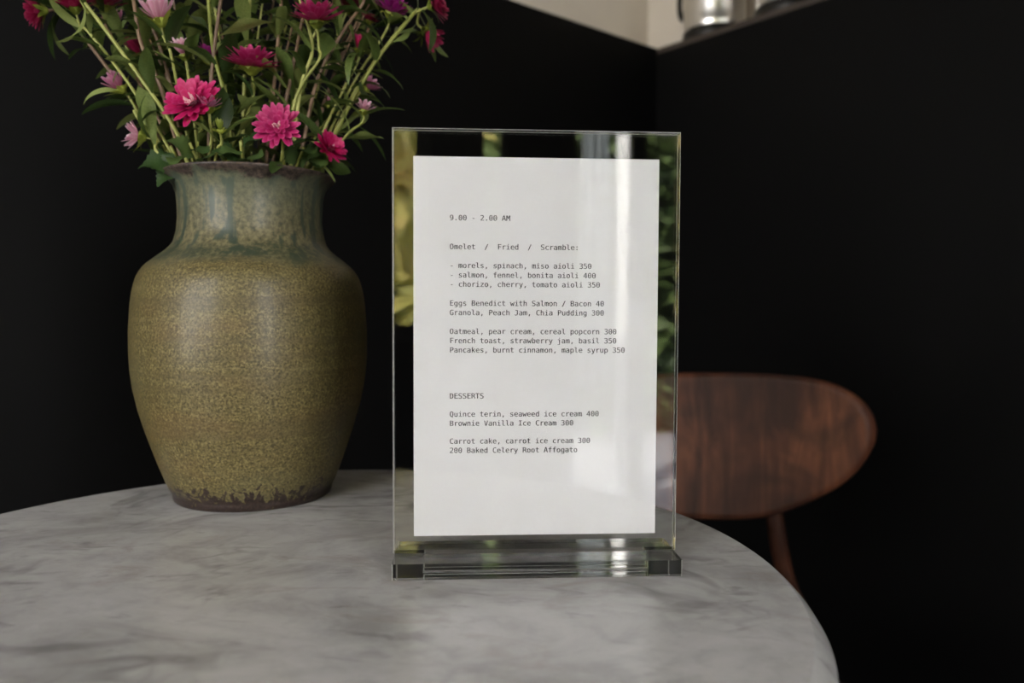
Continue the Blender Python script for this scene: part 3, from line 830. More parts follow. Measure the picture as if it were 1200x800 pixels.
    'b': ([160,97,157,130,148,154,133,168,113,173,92,168,78,153,69,130,66,97,69,65,78,41,92,27,113,22,133,27,148,41,157,65,66,170,75,183,87,192,101,198,118,200,149,193,173,173,189,140,194,98,189,55,173,22,149,2,118,-5,101,-3,87,3,75,12,66,25,66,0,34,0,34,271,66,271], [34,36,35,34,16,36,19,21,20,18,21,19,18,22,21,17,22,18,16,4,17,4,22,17,4,3,22,3,23,22,16,5,4,34,7,16,7,6,16,6,5,16,2,23,3,1,23,2,1,24,23,0,24,1,34,8,7,0,25,24,34,9,8,15,25,0,34,10,9,14,25,15,14,26,25,34,32,10,32,11,10,13,26,14,32,12,11,12,26,13,34,33,32,31,12,32,12,27,26,31,27,12,30,27,31,29,27,30,29,28,27]),
    'c': ([185,10,172,3,158,-1,144,-4,130,-5,90,2,59,22,40,54,34,97,40,140,59,173,90,193,130,200,144,199,158,196,171,191,185,185,185,151,172,161,159,167,146,171,130,173,104,168,84,153,72,129,68,97,72,65,84,42,104,27,130,22,146,23,160,27,173,34,185,43], [11,13,12,11,14,13,11,15,14,10,15,11,10,16,15,10,21,16,21,20,16,20,19,16,19,18,16,18,17,16,9,22,10,22,21,10,9,23,22,9,24,23,8,24,9,8,25,24,7,25,8,7,26,25,7,27,26,6,27,7,32,0,33,6,28,27,31,0,32,30,0,31,6,29,28,29,0,30,5,29,6,5,0,29,5,1,0,5,2,1,4,2,5,4,3,2]),
    'd': ([149,170,149,271,181,271,181,0,149,0,149,25,140,12,128,3,114,-3,97,-5,66,2,42,22,26,55,21,98,27,140,42,173,66,193,97,200,114,198,128,192,140,183,55,97,58,65,67,41,82,27,102,22,122,27,137,41,146,65,149,97,146,130,137,153,122,168,102,173,82,168,67,154,58,130], [0,2,1,0,3,2,16,18,17,16,19,18,15,19,16,15,20,19,15,33,20,33,0,20,14,34,15,34,33,15,32,0,33,32,31,0,31,30,0,30,3,0,14,35,34,14,36,35,13,36,14,13,21,36,29,3,30,12,21,13,12,22,21,28,3,29,27,3,28,12,23,22,11,23,12,26,5,27,5,3,27,11,24,23,25,5,26,11,25,24,25,6,5,4,3,5,10,25,11,10,6,25,10,7,6,10,8,7,9,8,10]),
    'e': ([194,106,194,90,55,90,55,89,59,61,71,40,92,26,118,22,134,23,150,27,168,33,186,42,186,10,168,3,151,-1,134,-4,118,-5,78,2,47,22,28,55,21,97,28,139,46,172,76,193,113,200,147,193,172,174,188,145,162,115,158,140,148,158,133,169,112,173,91,169,74,157,62,139,56,115], [23,25,24,23,26,25,22,26,23,22,32,26,32,31,26,31,27,26,22,33,32,21,33,22,30,27,31,21,34,33,29,27,30,21,35,34,29,0,27,28,0,29,20,35,21,20,36,35,36,0,28,20,0,36,20,1,0,19,2,20,2,1,20,19,3,2,19,4,3,19,5,4,18,5,19,10,12,11,18,6,5,9,12,10,8,12,9,18,7,6,7,12,8,17,7,18,17,12,7,17,13,12,17,14,13,16,14,17,16,15,14]),
    'f': ([185,271,185,244,149,244,134,242,125,237,120,227,118,212,118,195,185,195,185,170,118,170,118,0,86,0,86,170,34,170,34,195,86,195,86,209,90,236,101,256,120,267,147,271], [20,0,21,20,1,0,19,1,20,18,3,19,3,2,19,2,1,19,18,4,3,18,5,4,17,5,18,17,6,5,17,7,6,16,7,17,14,16,15,14,7,16,14,8,7,14,9,8,13,9,14,12,10,13,10,9,13,12,11,10]),
    'g': ([149,99,146,131,138,154,123,168,103,173,83,168,68,154,58,131,55,99,58,67,68,44,83,30,104,25,123,30,138,44,146,67,181,13,176,-26,161,-54,135,-71,100,-77,86,-76,72,-74,58,-71,43,-67,43,-35,59,-42,74,-47,88,-50,100,-51,122,-47,138,-37,146,-19,149,8,149,9,149,31,140,17,128,7,114,1,96,-1,66,5,42,26,27,58,21,99,27,140,42,172,66,193,96,200,114,198,128,192,140,183,149,169,149,194,181,194], [46,48,47,46,49,48,51,53,52,51,16,53,45,49,46,45,50,49,45,4,50,4,51,50,45,5,4,3,51,4,44,5,45,3,2,51,2,1,51,1,16,51,44,6,5,44,7,6,43,7,44,0,16,1,43,8,7,42,8,43,42,9,8,15,16,0,14,16,15,42,10,9,41,10,42,13,35,14,35,16,14,41,11,10,13,36,35,34,16,35,12,36,13,41,12,11,40,12,41,40,36,12,40,37,36,34,17,16,33,17,34,32,17,33,40,38,37,39,38,40,31,17,32,31,18,17,24,26,25,30,18,31,24,27,26,24,28,27,29,18,30,24,29,28,24,18,29,24,19,18,23,19,24,23,20,19,22,20,23,21,20,22]),
    'h': ([183,121,183,0,151,0,151,121,148,144,142,159,130,169,113,172,93,168,78,156,69,137,66,110,66,0,34,0,34,271,66,271,66,166,76,180,89,191,105,198,124,200,150,195,168,180,179,155], [13,15,14,13,16,15,19,21,20,18,21,19,18,22,21,17,22,18,16,22,17,16,7,22,7,6,22,6,23,22,16,8,7,5,23,6,16,9,8,13,10,16,10,9,16,4,23,5,4,0,23,3,0,4,13,11,10,2,0,3,2,1,0,13,12,11]),
    'i': ([95,271,127,271,127,230,95,230,45,195,127,195,127,25,190,25,190,0,31,0,31,25,95,25,95,170,45,170], [13,5,4,13,12,5,12,6,5,11,6,12,9,11,10,9,6,11,9,7,6,9,8,7,3,1,0,3,2,1]),
    'j': ([104,271,136,271,136,230,104,230,104,-3,104,170,49,170,49,195,136,195,136,-3,133,-34,121,-56,102,-70,77,-74,32,-74,32,-47,73,-47,87,-44,97,-36,102,-23], [6,8,7,6,5,8,5,9,8,4,9,5,19,9,4,19,10,9,18,10,19,18,11,10,17,11,18,16,11,17,14,16,15,14,11,16,14,12,11,14,13,12,3,1,0,3,2,1]),
    'k': ([41,271,74,271,74,114,158,195,197,195,120,122,209,0,170,0,98,101,74,78,74,0,41,0], [11,1,0,11,2,1,2,4,3,2,5,4,2,8,5,8,6,5,11,9,2,9,8,2,7,6,8,11,10,9]),
    'l': ([111,71,113,52,119,38,129,30,143,27,180,27,180,0,139,0,114,5,95,18,83,41,79,71,79,248,28,248,28,273,111,273], [13,15,14,13,12,15,12,0,15,11,0,12,10,0,11,10,1,0,10,2,1,9,2,10,9,3,2,9,4,3,9,5,4,9,6,5,8,6,9,7,6,8]),
    'm': ([118,175,124,186,133,194,143,198,155,200,175,195,188,181,195,155,198,113,198,0,168,0,168,112,167,145,164,163,157,170,147,173,135,170,128,162,124,144,123,112,123,0,93,0,93,112,92,145,89,163,82,170,71,173,60,170,53,162,49,144,48,112,48,0,19,0,19,195,48,195,48,178,55,187,62,194,72,198,82,200,94,198,104,194,112,186], [38,40,39,3,5,4,37,40,38,2,5,3,37,41,40,2,6,5,32,34,33,32,35,34,36,41,37,1,6,2,36,42,41,35,42,36,0,6,1,35,0,42,0,15,6,15,14,6,14,7,6,32,28,35,28,27,35,27,26,35,26,0,35,26,15,0,25,15,26,25,16,15,24,16,25,13,7,14,24,17,16,23,17,24,12,7,13,32,29,28,23,18,17,12,8,7,22,18,23,11,8,12,32,30,29,22,19,18,11,9,8,32,31,30,21,19,22,21,20,19,10,9,11]),
    'n': ([183,121,183,0,151,0,151,121,148,144,142,159,130,169,113,172,93,168,78,156,69,137,66,110,66,0,34,0,34,195,66,195,66,166,76,180,89,191,105,198,124,200,150,195,168,180,179,155], [19,21,20,18,21,19,13,15,14,13,16,15,18,22,21,17,22,18,16,22,17,16,7,22,7,6,22,6,23,22,16,8,7,5,23,6,16,9,8,13,10,16,10,9,16,4,23,5,4,0,23,3,0,4,13,11,10,2,0,3,2,1,0,13,12,11]),
    'o': ([107,173,86,168,70,154,61,130,58,97,61,65,70,41,86,27,107,22,129,27,144,41,154,65,157,97,154,130,144,154,129,168,107,200,143,193,169,173,185,141,191,97,185,53,169,21,143,2,107,-5,71,2,45,21,29,53,24,97,29,141,45,173,71,193], [31,17,16,30,17,31,30,18,17,29,1,30,1,0,30,0,18,30,0,15,18,15,19,18,29,2,1,14,19,15,29,3,2,13,19,14,28,3,29,13,20,19,28,4,3,12,20,13,27,4,28,27,5,4,11,20,12,11,21,20,27,6,5,10,21,11,26,6,27,10,22,21,26,7,6,9,22,10,26,8,7,8,22,9,26,22,8,25,22,26,25,23,22,25,24,23]),
    'p': ([65,25,65,-74,33,-74,33,195,65,195,65,170,75,183,87,192,101,198,117,200,149,193,173,172,188,140,193,97,188,54,173,22,149,2,117,-5,101,-3,86,3,74,12,159,97,156,130,148,154,133,168,113,173,92,168,77,153,68,130,65,97,68,65,77,41,92,27,113,22,133,27,148,41,156,65], [8,10,9,7,10,8,2,4,3,2,5,4,7,11,10,6,11,7,5,25,6,25,11,6,5,26,25,24,11,25,24,12,11,2,28,5,28,27,5,27,26,5,23,12,24,22,12,23,22,13,12,21,13,22,2,29,28,2,30,29,36,13,21,36,14,13,2,0,30,0,31,30,35,14,36,35,15,14,0,32,31,34,15,35,0,33,32,33,15,34,2,1,0,20,33,0,20,15,33,20,16,15,19,16,20,18,16,19,18,17,16]),
    'r': ([201,155,191,162,180,166,169,169,157,170,130,165,111,151,99,128,95,97,95,0,63,0,63,195,95,195,95,157,105,175,120,189,138,197,159,200,171,199,181,197,191,193,201,188], [16,18,17,16,19,18,15,19,16,15,20,19,10,12,11,10,13,12,15,21,20,14,21,15,14,3,21,3,2,21,2,1,21,1,0,21,13,5,14,5,4,14,4,3,14,13,6,5,10,7,13,7,6,13,10,8,7,10,9,8]),
    's': ([169,188,169,157,156,164,142,169,128,172,113,173,94,171,81,166,73,157,70,144,72,133,78,125,92,118,118,112,131,110,152,103,167,92,176,76,179,56,174,31,159,11,134,-1,102,-5,87,-4,71,-2,55,2,37,7,37,40,55,32,71,26,87,23,102,22,121,24,135,30,144,41,147,54,136,73,104,85,103,86,91,88,67,95,50,106,41,121,38,141,43,166,57,184,80,196,111,200,126,199,141,197,155,193], [46,48,47,46,49,48,46,50,49,45,50,46,45,0,50,45,4,0,4,3,0,3,2,0,2,1,0,44,6,45,6,5,45,5,4,45,44,7,6,43,7,44,43,8,7,43,9,8,43,10,9,42,10,43,42,11,10,42,12,11,41,12,42,41,13,12,41,14,13,41,15,14,40,15,41,40,16,15,39,16,40,39,17,16,38,17,39,37,17,38,36,17,37,36,18,17,35,18,36,35,19,18,34,19,35,33,19,34,26,28,27,26,29,28,33,20,19,32,20,33,26,30,29,31,20,32,26,31,30,26,20,31,26,21,20,25,21,26,24,21,25,24,22,21,23,22,24]),
    't': ([107,250,107,195,180,195,180,170,107,170,107,64,109,46,115,34,126,28,144,26,180,26,180,0,140,0,110,4,90,14,79,34,75,64,75,170,23,170,23,195,75,195,75,250], [20,0,21,20,1,0,18,20,19,18,1,20,18,2,1,18,3,2,17,3,18,16,4,17,4,3,17,16,5,4,15,5,16,15,6,5,15,7,6,14,7,15,14,8,7,14,9,8,14,10,9,14,11,10,13,11,14,12,11,13]),
    'u': ([34,74,34,195,66,195,66,74,68,51,75,35,87,26,104,23,124,27,139,39,148,58,151,84,151,195,183,195,183,0,151,0,151,29,141,14,128,4,112,-3,93,-5,67,0,49,15,38,39], [0,2,1,0,3,2,11,13,12,11,14,13,10,14,11,23,3,0,23,4,3,9,16,10,16,14,10,23,5,4,22,5,23,8,16,9,22,6,5,8,17,16,15,14,16,7,17,8,22,7,6,22,17,7,21,17,22,21,18,17,21,19,18,20,19,21]),
    'w': ([0,195,32,195,66,37,93,138,121,138,149,37,183,195,215,195,169,0,138,0,107,107,76,0,46,0], [12,1,0,12,2,1,5,7,6,5,8,7,2,4,3,2,10,4,10,5,4,2,11,10,9,5,10,12,11,2,9,8,5]),
    'y': ([149,63,140,39,129,9,115,-28,106,-47,97,-59,86,-67,73,-72,58,-74,32,-74,32,-47,51,-47,64,-45,73,-39,82,-25,93,3,18,195,52,195,110,42,167,195,201,195], [15,17,16,15,18,17,18,20,19,18,0,20,18,1,0,15,1,18,15,2,1,15,3,2,14,3,15,13,3,14,13,4,3,12,4,13,11,4,12,11,5,4,9,11,10,9,5,11,9,6,5,9,7,6,9,8,7]),
    'z': ([40,195,181,195,181,166,69,26,181,26,181,0,35,0,35,30,147,170,40,170], [9,1,0,9,8,1,8,2,1,7,2,8,7,3,2,6,3,7,6,4,3,6,5,4]),
}


def glyph(ch):
    """outline points and triangles of one typewriter letter"""
    q, ix = GLYPHS[ch]
    return list(zip(q[0::2], q[1::2])), [ix[i:i + 3] for i in range(0, len(ix), 3)]


CAP = max(y for x, y in glyph('D')[0])
ADV_G = CAP * 0.602 / 0.729          # advance in glyph units
TEXT = [("9.00 - 2.00 AM", 256.2), ("Omelet  /  Fried  /  Scramble:", 289.6), ("- morels, spinach, miso aioli 350", 311.4), ("- salmon, fennel, bonita aioli 400", 322.4),
        ("- chorizo, cherry, tomato aioli 350", 333.2), ("Eggs Benedict with Salmon / Bacon 40", 355.3), ("Granola, Peach Jam, Chia Pudding 300", 366.2),
        ("Oatmeal, pear cream, cereal popcorn 300", 388.2), ("French toast, strawberry jam, basil 350", 399.0), ("Pancakes, burnt cinnamon, maple syrup 350", 410.0),
        ("DESSERTS", 464.0), ("Quince terin, seaweed ice cream 400", 485.4), ("Brownie Vanilla Ice Cream 300", 496.2), ("Carrot cake, carrot ice cream 300", 517.3), ("200 Baked Celery Root Affogato", 528.2)]
ADV = 0.002462
LEFT = -PW / 2 + 0.0203
for (s, py) in TEXT:
    # height of the line on the sheet, measured down from its top edge
    t = (py - 183.0) / (626.5 - 183.0)
    z = PZ + PH * (1 - t * (1.0 + 0.0 * t))
    bm = bmesh.new()
    k = ADV / ADV_G
    for i, ch in enumerate(s):
        if ch == ' ': continue
        uv, tr = glyph(ch)
        vs = [bm.verts.new((LEFT + i * ADV + x * k, -0.00018, z + y * k)) for x, y in uv]
        heavy = [bm.verts.new((LEFT + i * ADV + x * k + 0.00011, -0.00019, z + y * k)) for x, y in uv]
        for t3 in tr:
            try:
                bm.faces.new([vs[j] for j in t3])
                bm.faces.new([heavy[j] for j in t3])
            except ValueError: pass
    mesh_obj('printed_line', bm, M['ink'], sheet, False, False)

# ------------------------------------------------------------------ walnut chair on the far side of the table
CHX, CHY, CHR = 0.268, 1.00, -0.04      # middle of the backrest, turn towards the table
chair = empty('dining_chair', (CHX, CHY, 0), 'dark walnut chair with an oval curved backrest behind the marble table', 'chair')
chair.rotation_euler = (0, 0, CHR)
ZB = TABLE - 0.029                     # height of the backrest middle
TOPP = [(0, 438.3), (60, 438.5), (95, 440), (120, 442.5), (145, 448), (165, 457), (180, 469), (189, 482), (193, 497)]
BOTP = [(0, 604.5), (40, 603), (70, 598), (95, 590), (125, 576.5), (150, 562), (170, 545), (185, 524), (191, 510), (193, 497)]
kpx = 1.0 / 900 * 1.005


def interp(tab_, x):
    for (a, ya), (b, yb) in zip(tab_, tab_[1:]):
        if a <= x <= b: return ya + (yb - ya) * (x - a) / (b - a)
    return tab_[-1][1]


def smooth_outline():
    right = spline([Vector((x, y, 0)) for x, y in TOPP] , 28) + spline([Vector((x, y, 0)) for x, y in BOTP[::-1]], 32)[1:]
    return right


bm = bmesh.new()
ol = smooth_outline()
full = [(p.x, p.y) for p in ol] + [(-p.x, p.y) for p in ol[::-1][1:-1]]
full = [((x * kpx * 0.913), (520.0 - y) * kpx) for x, y in full]
NRG = 14
thick = 0.010
def shell(y_off):
    rings = []
    for j in range(1, NRG + 1):
        f = j / NRG
        ring = []
        for (x, z) in full:
            X, Z = x * f, z * f
            ring.append(bm.verts.new((X, y_off - 0.60 * X * X - 0.25 * max(0, Z) * abs(Z) + 0.10 * Z, ZB + Z)))
        rings.append(ring)
    c = bm.verts.new((0, y_off, ZB))
    n = len(full)
    for k in range(n):
        bm.faces.new((c, rings[0][k], rings[0][(k + 1) % n]))
        for a, b in zip(rings, rings[1:]): bm.faces.new((a[k], b[k], b[(k + 1) % n], a[(k + 1) % n]))
    return rings[-1]
r0 = shell(0.0)
r1 = shell(thick)
n = len(full)
mid = [bm.verts.new(((a.co + b.co) / 2 + Vector((a.co.x, 0, a.co.z - ZB)).normalized() * 0.0035)) for a, b in zip(r0, r1)]
for k in range(n):
    k2 = (k + 1) % n
    bm.faces.new((r0[k], r0[k2], mid[k2], mid[k]))
    bm.faces.new((mid[k], mid[k2], r1[k2], r1[k]))
mesh_obj('backrest', bm, M['wood'], chair, True, False)
SEAT = 0.435
for s in (-1, 1):
    bm = bmesh.new()
    def leg_y(x): return thick + 0.012 - 0.60 * x * x
    pts = spline([(s * 0.066, leg_y(0.066) , ZB + 0.045), (s * 0.078, leg_y(0.078) - 0.012, ZB - 0.085), (s * 0.100, leg_y(0.1) - 0.004, ZB - 0.185), (s * 0.146, 0.012, SEAT - 0.02), (s * 0.200, 0.085, 0.0)], 30)
    tube(bm, pts, [0.0085 + 0.003 * math.sin(PI * min(1, i / 22)) - 0.0015 * (i > 24) for i in range(31)], 14)
    mesh_obj('leg', bm, M['wood'], chair, True, False)
    bm = bmesh.new()
    pts = spline([(s * 0.150, -0.330, SEAT - 0.020), (s * 0.170, -0.350, 0.22), (s * 0.190, -0.365, 0.0)], 14)
    tube(bm, pts, [0.0145 - 0.0004 * i for i in range(15)], 14)
    mesh_obj('leg', bm, M['wood'], chair, True, False)
bm = bmesh.new()
GR = 16
g = []
for j in range(GR + 1):
    v = j / GR
    y = -0.064 - 0.342 * v
    hw = 0.150 + 0.055 * math.sin(PI * min(1, v * 1.05) * 0.75)
    hw *= (1 - max(0, (v - 0.86) / 0.14) ** 2 * 0.30) * (1 - max(0, (0.14 - v) / 0.14) ** 2 * 0.20)
    row = []
    for i in range(GR + 1):
        u = i / GR * 2 - 1
        row.append((u * hw, y, SEAT + 0.012 * (u * u) - 0.020 * math.sin(PI * v) * (1 - u * u) - 0.014 * max(0, v - 0.8) * 5 * 0.6))
    g.append(row)
tp = [[bm.verts.new(p) for p in r] for r in g]
bt = [[bm.verts.new((p[0], p[1], p[2] - 0.012)) for p in r] for r in g]
for j in range(GR):
    for i in range(GR):
        bm.faces.new((tp[j][i], tp[j][i + 1], tp[j + 1][i + 1], tp[j + 1][i]))
        bm.faces.new((bt[j][i], bt[j + 1][i], bt[j + 1][i + 1], bt[j][i + 1]))
for i in range(GR):
    bm.faces.new((tp[0][i], bt[0][i], bt[0][i + 1], tp[0][i + 1]))
    bm.faces.new((tp[GR][i], tp[GR][i + 1], bt[GR][i + 1], bt[GR][i]))
    bm.faces.new((tp[i][0], tp[i + 1][0], bt[i + 1][0], bt[i][0]))
    bm.faces.new((tp[i][GR], bt[i][GR], bt[i + 1][GR], tp[i + 1][GR]))
mesh_obj('seat', bm, M['wood'], chair, True, False)
bm = bmesh.new()
for (a, b) in (((-0.146, -0.004, SEAT - 0.045), (0.146, -0.004, SEAT - 0.045)), ((-0.150, -0.332, SEAT - 0.045), (0.150, -0.332, SEAT - 0.045)), ((-0.150, -0.004, SEAT - 0.045), (-0.153, -0.332, SEAT - 0.045)), ((0.150, -0.004, SEAT - 0.045), (0.153, -0.332, SEAT - 0.045))):
    a, b = Vector(a), Vector(b)
    d = (b - a)
    c = (a + b) / 2
    if abs(d.x) > abs(d.y): box(bm, c, (d.length, 0.018, 0.046))
    else: box(bm, c, (0.018, d.length, 0.046))
mesh_obj('seat_rail', bm, M['wood'], chair, False, False)

# ------------------------------------------------------------------ metal pails on the ledge
def pail(t, rad, hgt, label, seed):
    c = CORNER + DR * t + NR * (rad + 0.004)
    root = empty('metal_pail', (c.x, c.y, HW), label, 'pail', 'metal pails on the ledge')
    bm = bmesh.new()
    pr = [(0, 0.012), (rad * 0.96, 0.012), (rad * 0.97, 0.03), (rad * 0.985, 0.034), (rad * 0.97, 0.038)]
    pr += [(rad * (0.97 + 0.05 * k / 6), 0.038 + (hgt - 0.05) * k / 6) for k in range(1, 7)]
    pr += [(rad * 1.05, hgt - 0.006), (rad * 1.05, hgt), (rad * 1.0, hgt), (rad * 0.96, 0.04), (0, 0.03)]
    lathe(bm, pr, (0, 0), 64)
    mesh_obj('pail_body', bm, M['steel'], root, True, False)
    bm = bmesh.new()
    lathe(bm, [(0, 0.0), (rad * 0.99, 0.0), (rad * 1.0, 0.004), (rad * 1.0, 0.020), (rad * 0.97, 0.024), (0, 0.024)], (0, 0), 64)
    mesh_obj('base_ring', bm, M['dark_steel'], root, True, False)
    bm = bmesh.new()
    d = DR * -1
    p = [d * (rad * 0.99) + Vector((0, 0, 0.085)), d * (rad * 1.30) + Vector((0, 0, 0.080)), d * (rad * 1.42) + Vector((0, 0, 0.115)), d * (rad * 1.30) + Vector((0, 0, 0.150)), d * (rad * 1.01) + Vector((0, 0, 0.145))]
    tube(bm, spline(p, 20), 0.0065, 10)
    mesh_obj('handle', bm, M['dark_steel'], root, True, False)


pail(0.103, 0.069, 0.20, 'steel pail with a dark base ring on the ledge, nearer the wall corner', 1)
pail(0.290, 0.069, 0.20, 'second steel pail on the ledge, farther from the wall corner', 2)

# ------------------------------------------------------------------ the asters
VC = Vector((VX, VY, 0))
RIMZ = TABLE + 0.2515


def leaf_mesh(name, width, bend, fold, tooth=0, wave=0.0, wpow=0.9):
    """leaf of length 1 along +X, upper side +Z"""
    bm = bmesh.new()
    n = 12 if not tooth else 18
    rows = []
    for i in range(n + 1):
        t = i / n
        if tooth:
            w_ = width * (math.sin(PI * min(1, t * 0.94 + 0.06)) ** 0.65) * (1.0 if t < .98 else 0.15)
            w_ *= 1 + (0.18 if i % 2 else -0.10)
            if t < 0.12: w_ = width * 0.08
        else:
            w_ = width * (math.sin(PI * t ** wpow) ** 0.8) + 0.012 * (1 - t)
        ang = bend * t
        x = math.sin(ang) / bend if abs(bend) > 1e-3 else t
        z = -(1 - math.cos(ang)) / bend if abs(bend) > 1e-3 else 0
        nx, nz = math.sin(ang), math.cos(ang)
        row = []
        for u in (-1, -0.5, 0, 0.5, 1):
            lift = fold * abs(u) * w_ + wave * math.sin(7 * t + 2 * u) * abs(u) * w_
            row.append(bm.verts.new((x + nx * lift, u * w_ / 1.0, z + nz * lift)))
        rows.append(row)
    for a, b in zip(rows, rows[1:]):
        for k in range(4): bm.faces.new((a[k], a[k + 1], b[k + 1], b[k]))
    bmesh.ops.recalc_face_normals(bm, faces=bm.faces[:])
    for f in bm.faces: f.smooth = True
    me = bpy.data.meshes.new(name)
    bm.to_mesh(me)
    bm.free()
    me.materials.append(M['broad_leaf'] if tooth else M['leaf'])
    return me


LEAF = [leaf_mesh('leaf', 0.105, 0.5, 0.35), leaf_mesh('leaf', 0.085, 1.1, 0.25, 0, 0.2), leaf_mesh('leaf', 0.125, 0.9, 0.4), leaf_mesh('leaf', 0.07, 1.6, 0.2), leaf_mesh('leaf', 0.15, 0.3, 0.3, 0, 0.3, 1.5)]
BROAD = [leaf_mesh('leaf', 0.36, 0.7, 0.18, 1, 0.25), leaf_mesh('leaf', 0.42, 0.4, 0.25, 1, 0.3)]


def frame(xdir, up):
    x = xdir.normalized()
    z = (up - x * up.dot(x))
    if z.length < 1e-4: z = x.orthogonal()
    z.normalize()
    y = z.cross(x)
    return Matrix((x, y, z)).transposed()


def put_leaf(root, me, base, direction, up, length):
    o = bpy.data.objects.new('leaf', me)
    COL.objects.link(o)
    o.parent = root
    m = (frame(direction, up) * length).to_4x4()
    m.translation = base - root.location
    o.matrix_local = m
    return o


def petal(bm, uvl, az, elev, length, width, curl, zb, r0, rnd, npt=5):
    """strap petal leaving the centre at radius r0"""
    rows = []
    d = Vector((math.cos(az), math.sin(az), 0))
    s = Vector((-math.sin(az), math.cos(az), 0))
    p = d * r0 + Vector((0, 0, zb))
    e_ = elev
    step = length / npt
    for i in range(npt + 1):
        t = i / npt
        wv = width * (0.35 + 0.65 * math.sin(PI * min(1, 0.12 + t * 0.72))) * (1 if t < 0.95 else 0.55)
        up = Vector((0, 0, 1)) * math.cos(e_) - d * math.sin(e_)
        cup = 0.22 * wv
        rows.append([(p + s * (-wv) + up * cup, (0, t)), (p + up * 0, (0.5, t)), (p + s * wv + up * cup, (1, t))])
        p = p + (d * math.cos(e_) + Vector((0, 0, 1)) * math.sin(e_)) * step
        e_ += curl / npt
    vr = [[(bm.verts.new(c), u) for c, u in r] for r in rows]
    for a, b in zip(vr, vr[1:]):
        for k in range(2):
            q = (a[k], a[k + 1], b[k + 1], b[k])
            f = bm.faces.new([x[0] for x in q])
            for lp, x in zip(f.loops, q): lp[uvl].uv = x[1]


def head(root, pos, axis, rad, color, style, seed):
    """flower head: petals (> floret tuft) and calyx, as children of the stem's thing"""
    rnd = random.Random(seed)
    X = axis.orthogonal().normalized()
    MT = Matrix((X, axis.cross(X), axis)).transposed().to_4x4()
    MT = Matrix.Rotation(0, 4, 'Z') @ MT
    MT.translation = pos - root.location
    bm = bmesh.new()
    uvl = bm.loops.layers.uv.new('UVMap')
    if style == 'full':       # wide, semi-double, looking at the viewer
        specs = [(17, 0.10, 1.0, 0.25), (15, 0.32, 0.92, 0.15), (12, 0.62, 0.70, 0.0), (7, 0.95, 0.45, -0.4)]
    elif style == 'side':     # open cup seen from the side
        specs = [(15, 0.22, 1.0, 0.25), (15, 0.55, 0.95, 0.10), (12, 0.85, 0.85, 0.0), (7, 1.10, 0.62, -0.1)]
    elif style == 'cup':      # half open
        specs = [(11, 0.75, 1.35, 0.45), (9, 1.00, 1.30, 0.25), (6, 1.25, 1.0, 0.1)]
    elif style == 'few':      # a few loose petals
        specs = [(8, 0.45, 1.15, 0.3), (5, 0.9, 1.0, 0.1)]
    else:                     # bud
        specs = [(9, 1.15, 1.5, 0.55), (7, 1.30, 1.3, 0.4)]
    r0 = rad * (0.16 if style in ('full', 'side') else 0.12)
    zb = 0.0
    for ri, (cnt, el, ln, cu) in enumerate(specs):
        off = rnd.random() * 6.28
        for k in range(cnt):
            az = off + 2 * PI * k / cnt + rnd.gauss(0, 0.09)
            petal(bm, uvl, az, el + rnd.gauss(0, 0.10), (rad - r0) * ln * rnd.uniform(0.86, 1.08), rad * (0.13 if style in ('full', 'side') else 0.16) * rnd.uniform(0.8, 1.15), cu, zb + ri * rad * 0.035, r0 * (1 - 0.2 * ri), rnd)
    me = bpy.data.meshes.new('petals')
    for f in bm.faces: f.smooth = True
    bm.to_mesh(me)
    bm.free()
    me.materials.append(M[color])
    h = bpy.data.objects.new('flower_head', me)
    COL.objects.link(h)
    h.parent = root
    h.matrix_local = MT
    if style != 'bud':
        bm = bmesh.new()
        for k in range(16 if rad > 0.012 else 8):
            rr = r0 * 0.95 * math.sqrt(rnd.random())
            a = rnd.random() * 6.28
            b0 = Vector((rr * math.cos(a), rr * math.sin(a), 0))
            b1 = b0 * 1.25 + Vector((0, 0, rad * rnd.uniform(0.20, 0.38)))
            tube(bm, [b0, (b0 + b1) / 2, b1], [rad * 0.030, rad * 0.036, rad * 0.022], 6)
        fl = mesh_obj('floret_tuft', bm, M['floret'] if color not in ('pale_pink',) else M['yellow_floret'], h, True, False)
    # calyx: green bulb with bracts
    bm = bmesh.new()
    br = max(rad * 0.26, 0.0030) if style in ('full', 'side') else max(rad * 0.36, 0.0028)
    lathe(bm, [(0.0, -br * 1.15), (br * 0.45, -br * 1.05), (br * 0.85, -br * 0.6), (br * 0.98, -br * 0.1), (br * 0.8, br * 0.15), (0, br * 0.2)], (0, 0), 14)
    nb = 9
    for k in range(nb):
        a = 2 * PI * k / nb + rnd.gauss(0, 0.1)
        d = Vector((math.cos(a), math.sin(a), 0))
        s = Vector((-math.sin(a), math.cos(a), 0))
        ln = br * rnd.uniform(1.5, 3.0)
        droop = rnd.uniform(-0.9, 0.5)
        rows = []
        p = d * br * 0.7 - Vector((0, 0, br * 0.7))
        for i in range(5):
            t = i / 4
            wv = br * 0.38 * math.sin(PI * (0.2 + 0.78 * t))
            rows.append([bm.verts.new(p - s * wv), bm.verts.new(p + Vector((0, 0, -0.1 * wv))), bm.verts.new(p + s * wv)])
            ee = 0.6 + (droop - 0.6) * t
            p = p + (d * math.cos(ee) + Vector((0, 0, 1)) * math.sin(ee)) * ln / 4
        for a_, b_ in zip(rows, rows[1:]):
            for q in range(2): bm.faces.new((a_[q], a_[q + 1], b_[q + 1], b_[q]))
    c = mesh_obj('calyx', bm, M['calyx'], root, True, False)
    c.matrix_local = MT
    return br


